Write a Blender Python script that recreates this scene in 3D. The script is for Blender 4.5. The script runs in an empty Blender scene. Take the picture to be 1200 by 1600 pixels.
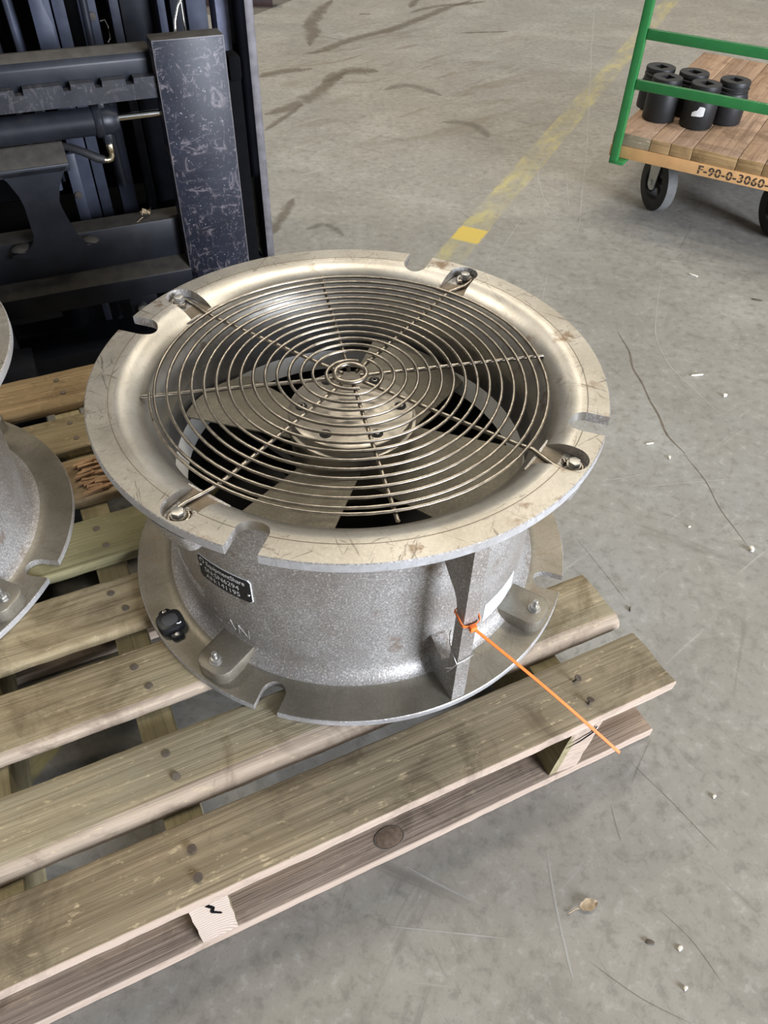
import bpy, bmesh, math, random
from mathutils import Vector, Matrix, noise as mnoise
R = math.radians
random.seed(7)
sc = bpy.context.scene
C = sc.collection
# ------------------------------------------------------------------ camera
YAW, PIT, ROL, FPX = 0.0595178, 0.7951675, 0.0298116, 1186.1035
cd = bpy.data.cameras.new('camera'); cam = bpy.data.objects.new('camera', cd); C.objects.link(cam)
fw = Vector((math.sin(YAW)*math.cos(PIT), math.cos(YAW)*math.cos(PIT), -math.sin(PIT)))
rt = Vector((math.cos(YAW), -math.sin(YAW), 0)); up = rt.cross(fw)
r2 = rt*math.cos(ROL)+up*math.sin(ROL); u2 = -rt*math.sin(ROL)+up*math.cos(ROL)
M = Matrix((r2, u2, -fw)).transposed().to_4x4(); M.translation = Vector((0, -0.89131, 1.140548))
cam.matrix_world = M
cd.sensor_fit = 'VERTICAL'; cd.sensor_height = 32; cd.lens = FPX/1600*32; cd.clip_start = 0.02
sc.camera = cam
# ------------------------------------------------------------------ light
sc.view_settings.view_transform = 'Standard'; sc.view_settings.look = 'None'
sc.view_settings.gamma = 1; sc.view_settings.use_curve_mapping = False
sc.view_settings.exposure = 0.0
w = bpy.data.worlds.new('hall'); sc.world = w; w.use_nodes = True
bg = w.node_tree.nodes['Background']; bg.inputs[0].default_value = (0.50, 0.52, 0.55, 1); bg.inputs[1].default_value = 0.31
def area(name, loc, target, sx, sy, power, col):
    l = bpy.data.lights.new(name, 'AREA'); l.shape = 'RECTANGLE'; l.size = sx; l.size_y = sy; l.energy = power; l.color = col
    o = bpy.data.objects.new(name, l); C.objects.link(o); o.location = loc
    o.rotation_euler = (Vector(target)-Vector(loc)).to_track_quat('-Z', 'Y').to_euler()
    return o
area('dock_door_daylight', (5.3, -5.0, 2.0), (0, 0.1, 0.3), 3.0, 3.2, 1380, (0.82, 0.88, 1.0))
for i, (x, y) in enumerate(((-2.6, 1.8), (0.9, 1.8), (4.4, 1.8), (-2.6, 6.0), (0.9, 6.0), (4.4, 6.0))):
    area('high_bay_lamp', (x, y, 5.6), (x, y, 0), 2.0, 0.5, 106, (1.0, 0.91, 0.755))

# ------------------------------------------------------------------ node helpers
class NT:
    def __init__(s, name):
        s.m = bpy.data.materials.new(name); s.m.use_nodes = True
        s.t = s.m.node_tree; s.b = s.t.nodes['Principled BSDF']; s.o = s.t.nodes['Material Output']
        s._tc = None
    def n(s, typ, **kw):
        x = s.t.nodes.new(typ)
        for k, v in kw.items(): setattr(x, k, v)
        return x
    def put(s, sock, v):
        if hasattr(v, 'is_output') or isinstance(v, bpy.types.NodeSocket): s.t.links.new(v, sock)
        elif isinstance(v, (tuple, list)):
            sock.default_value = tuple(v)+(1,) if (len(v) == 3 and sock.type == 'RGBA') else v
        else: sock.default_value = v
    def obj(s):
        if not s._tc: s._tc = s.n('ShaderNodeTexCoord')
        return s._tc.outputs['Object']
    def uv(s):
        if not s._tc: s._tc = s.n('ShaderNodeTexCoord')
        return s._tc.outputs['UV']
    def rnd(s): return s.n('ShaderNodeObjectInfo').outputs['Random']
    def math(s, op, a, b=0.0, c=0.0, clamp=False):
        x = s.n('ShaderNodeMath', operation=op, use_clamp=clamp)
        s.put(x.inputs[0], a); s.put(x.inputs[1], b); s.put(x.inputs[2], c); return x.outputs[0]
    def vmul(s, v, k):
        x = s.n('ShaderNodeVectorMath', operation='MULTIPLY'); s.put(x.inputs[0], v); s.put(x.inputs[1], k); return x.outputs[0]
    def vadd(s, v, k):
        x = s.n('ShaderNodeVectorMath', operation='ADD'); s.put(x.inputs[0], v); s.put(x.inputs[1], k); return x.outputs[0]
    def rot(s, v, ang):
        x = s.n('ShaderNodeVectorRotate', rotation_type='Z_AXIS'); s.put(x.inputs['Vector'], v); x.inputs['Angle'].default_value = ang; return x.outputs[0]
    def noise(s, scale, detail=4, rough=0.55, vec=None, dist=0.0):
        x = s.n('ShaderNodeTexNoise'); s.put(x.inputs['Vector'], vec if vec is not None else s.obj())
        x.inputs['Scale'].default_value = scale; x.inputs['Detail'].default_value = detail
        x.inputs['Roughness'].default_value = rough; x.inputs['Distortion'].default_value = dist
        return x.outputs['Fac']
    def ramp(s, f, stops):
        x = s.n('ShaderNodeValToRGB'); s.put(x.inputs[0], f); e = x.color_ramp.elements
        while len(e) < len(stops): e.new(0.5)
        for el, (p, c) in zip(e, stops):
            el.position = p; el.color = (c, c, c, 1) if isinstance(c, (int, float)) else tuple(c)+(1,)
        return x.outputs[0]
    def mix(s, f, a, b, mode='MIX'):
        x = s.n('ShaderNodeMix', data_type='RGBA', blend_type=mode)
        s.put(x.inputs[0], f); s.put(x.inputs[6], a); s.put(x.inputs[7], b); return x.outputs[2]
    def sep(s, v):
        x = s.n('ShaderNodeSeparateXYZ'); s.put(x.inputs[0], v); return x.outputs
    def comb(s, x, y, z):
        c = s.n('ShaderNodeCombineXYZ'); s.put(c.inputs[0], x); s.put(c.inputs[1], y); s.put(c.inputs[2], z); return c.outputs[0]
    def bump(s, h, strength=0.3, dist=0.002):
        x = s.n('ShaderNodeBump'); s.put(x.inputs['Height'], h); x.inputs['Strength'].default_value = strength
        x.inputs['Distance'].default_value = dist; s.t.links.new(x.outputs[0], s.b.inputs['Normal'])
    def set(s, col=None, rough=None, metal=None, alpha=None, spec=None):
        for k, v in (('Base Color', col), ('Roughness', rough), ('Metallic', metal), ('Alpha', alpha), ('Specular IOR Level', spec)):
            if v is not None: s.put(s.b.inputs[k], v)
        return s.m
def plain(name, col, rough=0.5, metal=0.0, var=0.25, scale=60, bump=0.0):
    k = NT(name); f = k.noise(scale, 4)
    c = k.mix(k.ramp(f, [(0.3, 0.0), (0.7, 1.0)]), tuple(x*(1-var) for x in col), tuple(min(1, x*(1+var)) for x in col))
    if bump: k.bump(f, bump)
    return k.set(c, k.math('ADD', rough-0.06, k.math('MULTIPLY', f, 0.12)), metal)

# ------------------------------------------------------------------ materials
def mat_floor():
    k = NT('worn_concrete'); P = k.obj()
    big = k.noise(0.55, 3, 0.5); mid = k.noise(3.2, 8, 0.66); m2 = k.noise(11, 8, 0.68, None, 0.5); fine = k.noise(42, 6, 0.66); grit = k.noise(260, 3)
    base = k.mix(k.ramp(big, [(0.38, 0.0), (0.62, 1.0)]), (0.252, 0.251, 0.232), (0.280, 0.262, 0.225))
    base = k.mix(k.ramp(mid, [(0.40, 0.42), (0.60, 0.0)]), base, (0.185, 0.172, 0.150))
    base = k.mix(k.ramp(mid, [(0.54, 0.0), (0.70, 0.35)]), base, (0.36, 0.355, 0.33))
    base = k.mix(k.ramp(m2, [(0.33, 0.45), (0.46, 0.0)]), base, (0.165, 0.152, 0.130))
    base = k.mix(k.ramp(m2, [(0.56, 0.0), (0.72, 0.30)]), base, (0.38, 0.37, 0.34))
    base = k.mix(k.ramp(fine, [(0.36, 0.55), (0.48, 0.0)]), base, (0.150, 0.140, 0.122))
    base = k.mix(k.ramp(fine, [(0.56, 0.0), (0.70, 0.45)]), base, (0.42, 0.41, 0.38))
    x, y, z = k.sep(P)
    # scuffs in a few travel directions, gathered in patches
    for ang, st2, off, lo, hi, colr, st, psc in ((R(28), (3, 22), 3.1, 0.57, 0.66, (0.145, 0.132, 0.115), 0.55, 1.3), (R(118), (4, 34), 9.7, 0.58, 0.67, (0.150, 0.138, 0.120), 0.55, 1.9),
                                          (R(62), (7, 60), 6.4, 0.59, 0.66, (0.150, 0.140, 0.122), 0.50, 2.7), (R(-38), (3, 46), 5.3, 0.61, 0.67, (0.43, 0.425, 0.40), 0.45, 1.7), (R(8), (2, 60), 12.3, 0.63, 0.68, (0.44, 0.435, 0.41), 0.40, 1.5)):
        v = k.vadd(k.vmul(k.rot(P, ang), (st2[0], st2[1], 1.0)), (off, off*1.7, 0))
        f = k.noise(1.0, 7, 0.70, v, 0.5)
        patch = k.ramp(k.noise(psc, 4, 0.6, k.vadd(P, (off, off*0.6, 0))), [(0.44, 0.0), (0.58, 1.0)])
        base = k.mix(k.math('MULTIPLY', k.math('MULTIPLY', k.ramp(f, [(lo, 0.0), (hi, 1.0)]), patch), st), base, colr)
    # damp drag marks in the aisle behind the fan
    dx = k.math('SUBTRACT', x, 0.25); dy = k.math('SUBTRACT', y, 3.2)
    reg = k.ramp(k.math('SQRT', k.math('ADD', k.math('MULTIPLY', dx, dx), k.math('MULTIPLY', k.math('MULTIPLY', dy, dy), 0.45))), [(0.35, 1.0), (1.0, 0.0)])
    f = k.noise(1.0, 8, 0.68, k.vmul(k.rot(P, R(-38)), (1.8, 7.5, 1.0)), 1.2)
    base = k.mix(k.math('MULTIPLY', k.math('MULTIPLY', k.ramp(f, [(0.53, 0.0), (0.60, 1.0)]), reg), 0.55), base, (0.140, 0.115, 0.080))
    base = k.mix(k.ramp(grit, [(0.60, 0.0), (0.72, 0.45)]), base, (0.13, 0.12, 0.105))
    # painted walkway line, worn
    A = Vector((0.322, 1.352, 0)); B = Vector((1.763, 4.157, 0)); d = (B-A).normalized(); pn = Vector((d.y, -d.x, 0))
    al = k.math('ADD', k.math('MULTIPLY', k.math('SUBTRACT', x, A.x), d.x), k.math('MULTIPLY', k.math('SUBTRACT', y, A.y), d.y))
    ac = k.math('ADD', k.math('MULTIPLY', k.math('SUBTRACT', x, A.x), pn.x), k.math('MULTIPLY', k.math('SUBTRACT', y, A.y), pn.y))
    edge = k.math('ADD', k.math('ABSOLUTE', ac), k.math('MULTIPLY', k.math('SUBTRACT', fine, 0.5), 0.02))
    band = k.ramp(edge, [(0.044, 1.0), (0.050, 0.0)])
    wear = k.noise(1.0, 6, 0.7, k.comb(k.math('MULTIPLY', al, 5.0), k.math('MULTIPLY', ac, 14.0), 0.0))
    keep = k.ramp(wear, [(0.44, 0.12), (0.54, 0.38), (0.62, 0.75)])
    solid = k.math('MULTIPLY', k.ramp(k.math('ABSOLUTE', k.math('SUBTRACT', al, 0.165)), [(0.048, 1.0), (0.060, 0.0)]), k.ramp(wear, [(0.33, 0.5), (0.42, 0.95)]))
    on = k.math('MULTIPLY', band, k.math('MAXIMUM', keep, solid))
    base = k.mix(on, base, k.mix(solid, (0.42, 0.37, 0.15), (0.58, 0.42, 0.070)))
    k.bump(k.math('ADD', k.math('MULTIPLY', fine, 0.6), k.math('MULTIPLY', grit, 0.4)), 0.12, 0.002)
    return k.set(base, k.ramp(mid, [(0.3, 0.42), (0.7, 0.62)]), 0.0, spec=0.4)

def mat_wood(name, lo, hi, grey=(0.25, 0.24, 0.21), greyness=0.4, fleck=0.35, axis='x', knots=True):
    k = NT(name)
    off = k.math('MULTIPLY', k.rnd(), 37.0)
    P = k.vadd(k.obj(), k.comb(off, off, off))
    sc_ = {'x': (1.3, 42, 42), 'y': (42, 1.3, 42), 'z': (42, 42, 1.3)}[axis]
    V = k.vmul(P, sc_)
    g = k.noise(1.0, 7, 0.62, V, 0.7); g2 = k.noise(4.0, 4, 0.6, V, 0.2)
    big = k.noise(3.6, 5, 0.62, k.vmul(P, tuple(0.6 if a < 2 else 1.3 for a in sc_))); sp = k.noise(110, 5, 0.68, k.vmul(P, tuple(0.4 if a < 2 else 1 for a in sc_)))
    col = k.mix(k.ramp(g, [(0.30, 0.0), (0.66, 1.0)]), lo, hi)
    col = k.mix(k.ramp(g2, [(0.30, 0.45), (0.52, 0.0)]), col, tuple(a*0.55 for a in lo))
    col = k.mix(k.ramp(big, [(0.36, 0.0), (0.62, greyness)]), col, grey)
    col = k.mix(k.ramp(big, [(0.30, 0.35), (0.42, 0.0)]), col, tuple(a*0.55 for a in lo))
    if fleck: col = k.mix(k.ramp(sp, [(0.60, 0.0), (0.67, fleck*1.6)]), col, (0.62, 0.50, 0.31))
    dk = k.noise(2.2, 5, 0.7, k.vmul(P, tuple(a*0.8 for a in sc_)))
    col = k.mix(k.ramp(dk, [(0.66, 0.0), (0.72, 0.6)]), col, (0.06, 0.05, 0.04))
    st_ = k.noise(9.0, 6, 0.7, P, 0.8)
    col = k.mix(k.ramp(st_, [(0.36, 0.60), (0.49, 0.0)]), col, tuple(a*0.6 for a in lo))
    hair = k.noise(1.0, 3, 0.5, k.vmul(P, tuple(a*(2.2 if a < 2 else 4.2) for a in sc_)), 0.1)
    col = k.mix(k.ramp(hair, [(0.28, 0.5), (0.40, 0.0)]), col, tuple(a*0.5 for a in lo))
    k.bump(k.math('ADD', g, k.math('ADD', k.math('MULTIPLY', g2, 0.6), k.math('MULTIPLY', hair, 0.5))), 0.6, 0.0025)
    return k.set(col, 0.82, 0.0, spec=0.25)

def mat_alu(name, base, dark, rough, metal, grain, grain_amt, scr, stain):
    k = NT(name); P = k.obj()
    g = k.noise(grain, 2, 0.5); m = k.noise(9, 5, 0.6); m2 = k.noise(28, 5, 0.62)
    col = k.mix(k.ramp(m, [(0.36, 0.0), (0.64, 1.0)]), dark, base)
    col = k.mix(k.ramp(g, [(0.35, grain_amt), (0.6, 0.0)]), col, tuple(x*0.42 for x in base))
    col = k.mix(k.ramp(g, [(0.58, 0.0), (0.74, grain_amt)]), col, tuple(min(1, x*1.5) for x in base))
    if scr:
        for a, o in ((0.5, 0.0), (1.2, 3.0), (1.9, 4.0), (2.6, 8.0)):
            v = k.vadd(k.vmul(k.rot(P, a), (16, 170, 30)), (o, o, o))
            f = k.noise(1.0, 4, 0.6, v, 0.6)
            col = k.mix(k.ramp(f, [(0.635, 0.0), (0.67, scr)]), col, (0.10, 0.085, 0.07))
    if stain:
        col = k.mix(k.math('MULTIPLY', k.ramp(m2, [(0.55, 0.0), (0.65, stain)]), k.ramp(m, [(0.45, 0.0), (0.6, 1.0)])), col, (0.21, 0.14, 0.085))
    k.bump(k.math('ADD', k.math('MULTIPLY', g, 0.8), k.math('MULTIPLY', m2, 0.3)), 0.35 if grain_amt > 0.3 else 0.10, 0.0012)
    return k.set(col, k.math('ADD', rough-0.1, k.math('MULTIPLY', m2, 0.2)), metal)

def mat_blackpaint(name, col, rough, scratch=0.0, scol=(0.20, 0.17, 0.18)):
    k = NT(name); P = k.obj()
    m = k.noise(14, 5, 0.6); c = k.mix(k.ramp(m, [(0.3, 0.0), (0.7, 1.0)]), tuple(x*0.7 for x in col), tuple(x*1.35 for x in col))
    c = k.mix(k.ramp(k.noise(5, 5, 0.65), [(0.55, 0.0), (0.7, 0.30)]), c, (0.045, 0.041, 0.035))
    if scratch:
        for a, o, s_ in ((0.0, 0.0, (46, 1, 14)), (0.0, 3.0, (14, 1, 60)), (0.0, 7.0, (60, 1, 42)), (0.0, 11.0, (24, 1, 24))):
            f = k.noise(1.0, 6, 0.72, k.vadd(k.vmul(P, s_), (o, o, o)), 1.1)
            c = k.mix(k.ramp(f, [(0.585, 0.0), (0.64, scratch)]), c, scol)
        f = k.noise(1.0, 3, 0.6, k.vadd(k.vmul(P, (60, 1, 30)), (5, 2, 9)), 1.0)
        c = k.mix(k.ramp(f, [(0.70, 0.0), (0.73, scratch)]), c, (0.36, 0.26, 0.22))
        f = k.noise(190, 3, 0.6)
        c = k.mix(k.ramp(f, [(0.66, 0.0), (0.71, scratch)]), c, (0.42, 0.42, 0.44))
    k.bump(m, 0.12, 0.002)
    return k.set(c, k.math('ADD', rough-0.1, k.math('MULTIPLY', m, 0.2)), 0.0, spec=0.28)

FLOOR = mat_floor()
W_D0 = mat_wood('wood_grey_brown', (0.145, 0.106, 0.062), (0.345, 0.270, 0.170), (0.245, 0.208, 0.138), 0.7, 0.35)
W_D1 = mat_wood('wood_tan', (0.205, 0.145, 0.074), (0.435, 0.335, 0.195), (0.29, 0.265, 0.185), 0.75, 0.35)
W_D2 = mat_wood('wood_light', (0.235, 0.168, 0.086), (0.475, 0.375, 0.22), (0.31, 0.275, 0.18), 0.7, 0.3)
W_D4 = mat_wood('wood_olive', (0.175, 0.155, 0.075), (0.295, 0.260, 0.140), (0.245, 0.225, 0.125), 0.5, 0.12)
W_D6 = mat_wood('wood_dull_brown', (0.150, 0.112, 0.058), (0.285, 0.225, 0.130), (0.20, 0.175, 0.11), 0.5, 0.2)
W_D5 = mat_wood('wood_rotten', (0.18, 0.12, 0.062), (0.38, 0.275, 0.155), (0.22, 0.18, 0.11), 0.3, 0.2)
W_D7 = mat_wood('wood_honey', (0.20, 0.132, 0.066), (0.38, 0.275, 0.150), (0.26, 0.21, 0.125), 0.4, 0.25)
W_PALE = mat_wood('wood_sawn_edge', (0.36, 0.265, 0.20), (0.50, 0.395, 0.31), (0.40, 0.32, 0.255), 0.3, 0.1)
W_WANE = mat_wood('wood_bark_edge', (0.25, 0.180, 0.125), (0.52, 0.41, 0.305), (0.36, 0.31, 0.245), 0.4, 0.3)
W_STR = mat_wood('wood_stringer', (0.22, 0.180, 0.095), (0.34, 0.290, 0.165), (0.27, 0.235, 0.145), 0.3, 0.1, 'y')
W_BOT = mat_wood('wood_bottom', (0.22, 0.155, 0.110), (0.42, 0.32, 0.240), (0.32, 0.255, 0.20), 0.4, 0.2)
W_ROT = mat_wood('wood_splintered', (0.20, 0.105, 0.050), (0.50, 0.32, 0.18), (0.36, 0.22, 0.125), 0.2, 0.3)
def mat_endgrain():
    k = NT('wood_end_grain'); x, y, z = k.sep(k.obj())
    v = k.comb(k.math('ADD', x, 0.41), 0.0, k.math('SUBTRACT', z, 0.01))
    wv = k.n('ShaderNodeTexWave', wave_type='RINGS', rings_direction='SPHERICAL'); k.put(wv.inputs['Vector'], v)
    wv.inputs['Scale'].default_value = 42; wv.inputs['Distortion'].default_value = 1.2; wv.inputs['Detail'].default_value = 2
    c = k.mix(wv.outputs['Fac'], (0.36, 0.27, 0.20), (0.50, 0.42, 0.35))
    return k.set(c, 0.85)
W_END = mat_endgrain()
ALU_M = mat_alu('machined_aluminium', (0.54, 0.51, 0.455), (0.40, 0.37, 0.315), 0.42, 0.85, 300, 0.12, 0.55, 0.9)
ALU_BELL = mat_alu('bell_mouth_aluminium', (0.56, 0.54, 0.50), (0.42, 0.395, 0.35), 0.38, 0.93, 260, 0.08, 0.15, 0.65)
ALU_C = mat_alu('cast_aluminium', (0.54, 0.52, 0.495), (0.345, 0.305, 0.262), 0.50, 0.62, 380, 0.70, 0.0, 0.6)
ALU_EDGE = mat_alu('turned_edge_aluminium', (0.58, 0.575, 0.57), (0.44, 0.42, 0.40), 0.50, 0.55, 120, 0.15, 0.15, 0.3)
ALU_P = mat_alu('flange_aluminium', (0.30, 0.272, 0.220), (0.20, 0.178, 0.135), 0.46, 0.65, 260, 0.15, 0.2, 0.4)
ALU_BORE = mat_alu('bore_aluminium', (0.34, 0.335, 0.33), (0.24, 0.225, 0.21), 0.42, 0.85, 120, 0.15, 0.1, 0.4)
POCKET = mat_alu('grimy_pocket', (0.24, 0.20, 0.15), (0.13, 0.105, 0.075), 0.6, 0.5, 200, 0.2, 0.0, 0.6)
BAND = plain('bare_metal_band', (0.72, 0.71, 0.67), 0.55, 0.0, 0.06, 30)
BLADE = mat_alu('dusty_blade', (0.27, 0.245, 0.19), (0.20, 0.18, 0.14), 0.72, 0.25, 220, 0.28, 0.0, 0.35)
HUBM = mat_alu('hub_aluminium', (0.50, 0.465, 0.41), (0.34, 0.31, 0.27), 0.36, 0.9, 60, 0.12, 0.0, 0.2)
WIRE = plain('guard_wire_steel', (0.36, 0.32, 0.265), 0.30, 1.0, 0.22, 90)
STEEL = plain('zinc_steel', (0.46, 0.445, 0.41), 0.42, 0.9, 0.12, 60)
DARKMETAL_AND_SHADE = plain('motor_and_bore_shade', (0.020, 0.020, 0.020), 0.7, 0.0, 0.3, 30)  # motor paint, also puts the shade inside the lower bore into the colour
RUST = plain('rusty_nail', (0.085, 0.066, 0.050), 0.65, 0.4, 0.3, 300)
NAILD = plain('sunk_nail', (0.125, 0.100, 0.072), 0.75, 0.1, 0.3, 300)
KNOT = plain('wood_knot', (0.20, 0.135, 0.09), 0.8, 0.0, 0.3, 140)
BLACKPL = plain('black_plastic', (0.008, 0.0085, 0.010), 0.45, 0.0, 0.3, 120)
GREYPL = plain('grey_rubber_button', (0.055, 0.055, 0.058), 0.55, 0.0, 0.1, 120)
PLATE = plain('black_anodised', (0.010, 0.010, 0.011), 0.6, 0.0, 0.15, 90)
WHITE = plain('white_print', (0.78, 0.78, 0.76), 0.5, 0.0, 0.05, 90)
ORANGE = plain('orange_nylon', (0.93, 0.20, 0.030), 0.42, 0.0, 0.06, 60)
STICK = plain('label_paper', (0.74, 0.78, 0.82), 0.5, 0.0, 0.05, 40)
BLUEINK = plain('blue_ink', (0.40, 0.54, 0.66), 0.5, 0.0, 0.05, 40)
FK = mat_blackpaint('forklift_black', (0.012, 0.0135, 0.018), 0.40)
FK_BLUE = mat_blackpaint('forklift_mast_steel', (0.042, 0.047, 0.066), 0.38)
FK_LIT = mat_blackpaint('forklift_lit_channel', (0.25, 0.265, 0.36), 0.40)  # mast steel brightened: light on the rail put into the colour
FK_POST = mat_blackpaint('scratched_black_paint', (0.013, 0.015, 0.024), 0.42, 0.5)
FK_WORN = mat_blackpaint('worn_rail_paint', (0.022, 0.023, 0.027), 0.42, 0.18)
FK_EDGE = plain('worn_plate_edge', (0.115, 0.105, 0.108), 0.5, 0.2, 0.35, 40)
FK_DUST = plain('dusty_black_steel', (0.050, 0.043, 0.034), 0.8, 0.0, 0.3, 40)
FK_VOID = plain('gap_shade_black', (0.0035, 0.0035, 0.004), 0.9, 0.0, 0.3, 30)  # near-black, shade of gaps and recesses put into the colour
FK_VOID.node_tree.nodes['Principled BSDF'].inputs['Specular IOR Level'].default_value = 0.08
RUBBER = plain('hose_rubber', (0.015, 0.015, 0.016), 0.6, 0.0, 0.2, 200)
CHROME = plain('chrome_rod', (0.80, 0.79, 0.74), 0.12, 1.0, 0.05, 40)
BRASS = plain('brass_fitting', (0.62, 0.55, 0.38), 0.3, 1.0, 0.15, 90)
GREEN = plain('green_paint', (0.022, 0.165, 0.042), 0.42, 0.0, 0.10, 30)
TYRE = plain('caster_rubber', (0.030, 0.029, 0.028), 0.7, 0.0, 0.25, 40)
TREAD = plain('caster_tread', (0.115, 0.113, 0.108), 0.75, 0.0, 0.15, 40)
ZINC = plain('caster_zinc', (0.52, 0.54, 0.52), 0.5, 0.3, 0.15, 40)
SOCK = plain('phosphate_black', (0.023, 0.023, 0.024), 0.5, 0.35, 0.2, 160, 0.1)
CART_T = mat_wood('cart_plank', (0.21, 0.125, 0.075), (0.45, 0.31, 0.205), (0.24, 0.165, 0.12), 0.75, 0.2, 'y')
CART_E = mat_wood('cart_plank_end', (0.24, 0.145, 0.060), (0.42, 0.275, 0.125), (0.34, 0.23, 0.12), 0.3, 0.1, 'x')
CART_R = plain('cart_trim_orange', (0.62, 0.35, 0.145), 0.6, 0.0, 0.12, 20)
INK = plain('stencil_ink', (0.045, 0.03, 0.02), 0.7)
LEAF = plain('dry_leaf', (0.36, 0.27, 0.165), 0.7, 0.0, 0.25, 160)
CHIP = plain('white_chip', (0.70, 0.66, 0.57), 0.7, 0.0, 0.1, 160)
BARK = plain('dark_splinter', (0.085, 0.065, 0.045), 0.8, 0.0, 0.3, 160)
DARK_PATCH = plain('dark_floor_tone', (0.105, 0.095, 0.085), 0.8, 0.0, 0.15, 30)
REDWOOD = plain('red_brown_skid', (0.045, 0.018, 0.015), 0.6, 0.0, 0.3, 20)
SCRATCH = plain('pale_scratch', (0.45, 0.44, 0.41), 0.7, 0.0, 0.1, 60)
CRACK = plain('crack_grime', (0.13, 0.105, 0.08), 0.85, 0.0, 0.3, 60)
def mat_decal(name, col, lo, hi, amt, stretch=(3, 1, 1), scale=4.0):
    k = NT(name); uv = k.uv(); x, y, z = k.sep(uv)
    edge = k.math('SUBTRACT', 1.0, k.math('ABSOLUTE', k.math('SUBTRACT', k.math('MULTIPLY', y, 2.0), 1.0)))
    edge = k.math('POWER', k.math('MAXIMUM', edge, 0.0), 0.6)
    f = k.noise(scale, 6, 0.68, k.vmul(k.obj(), stretch), 0.6)
    a = k.math('MULTIPLY', k.ramp(k.math('MULTIPLY', k.math('ADD', f, 0.25), edge), [(lo, 0.0), (hi, 1.0)]), amt)
    return k.set(col, 0.7, 0.0, a)
OILD = mat_decal('oil_drag_stain', (0.135, 0.11, 0.078), 0.40, 0.66, 0.50, (1, 1, 1), 16.0)
FAINT = mat_decal('faint_scratch', (0.46, 0.45, 0.42), 0.30, 0.75, 0.55, (1, 1, 1), 14.0)
HAIR = mat_decal('hairline_scratch', (0.12, 0.11, 0.09), 0.20, 0.65, 0.60, (1, 1, 1), 16.0)
GRIME = mat_decal('grime_smear', (0.16, 0.145, 0.12), 0.36, 0.75, 0.45, (1, 1, 1), 22.0)

# ------------------------------------------------------------------ mesh helpers
def mk(name, verts, faces, mats, parent=None, smooth=False, sharp=None, mi=None, shift=None):
    me = bpy.data.meshes.new(name)
    if shift: verts = [(v[0]+shift[0], v[1]+shift[1], v[2]+shift[2]) for v in verts]
    me.from_pydata([tuple(v) for v in verts], [], faces)
    if not isinstance(mats, (list, tuple)): mats = [mats]
    for m in mats: me.materials.append(m)
    if mi: me.polygons.foreach_set('material_index', mi)
    if smooth:
        me.polygons.foreach_set('use_smooth', [True]*len(me.polygons))
        if sharp: me.set_sharp_from_angle(angle=R(sharp))
    me.update(); me.validate()
    o = bpy.data.objects.new(name, me); C.objects.link(o)
    if parent: o.parent = parent
    return o
def thing(name, label, cat, loc=(0, 0, 0), rz=0.0, group=None):
    o = bpy.data.objects.new(name, None); C.objects.link(o); o.empty_display_size = 0.1
    o.location = loc; o.rotation_euler = (0, 0, rz); tag(o, label, cat, group); return o
def tag(o, label, cat, group=None):
    o['label'] = label; o['category'] = cat
    if group: o['group'] = group
    return o
def struct(o): o['kind'] = 'structure'; return o
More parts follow.
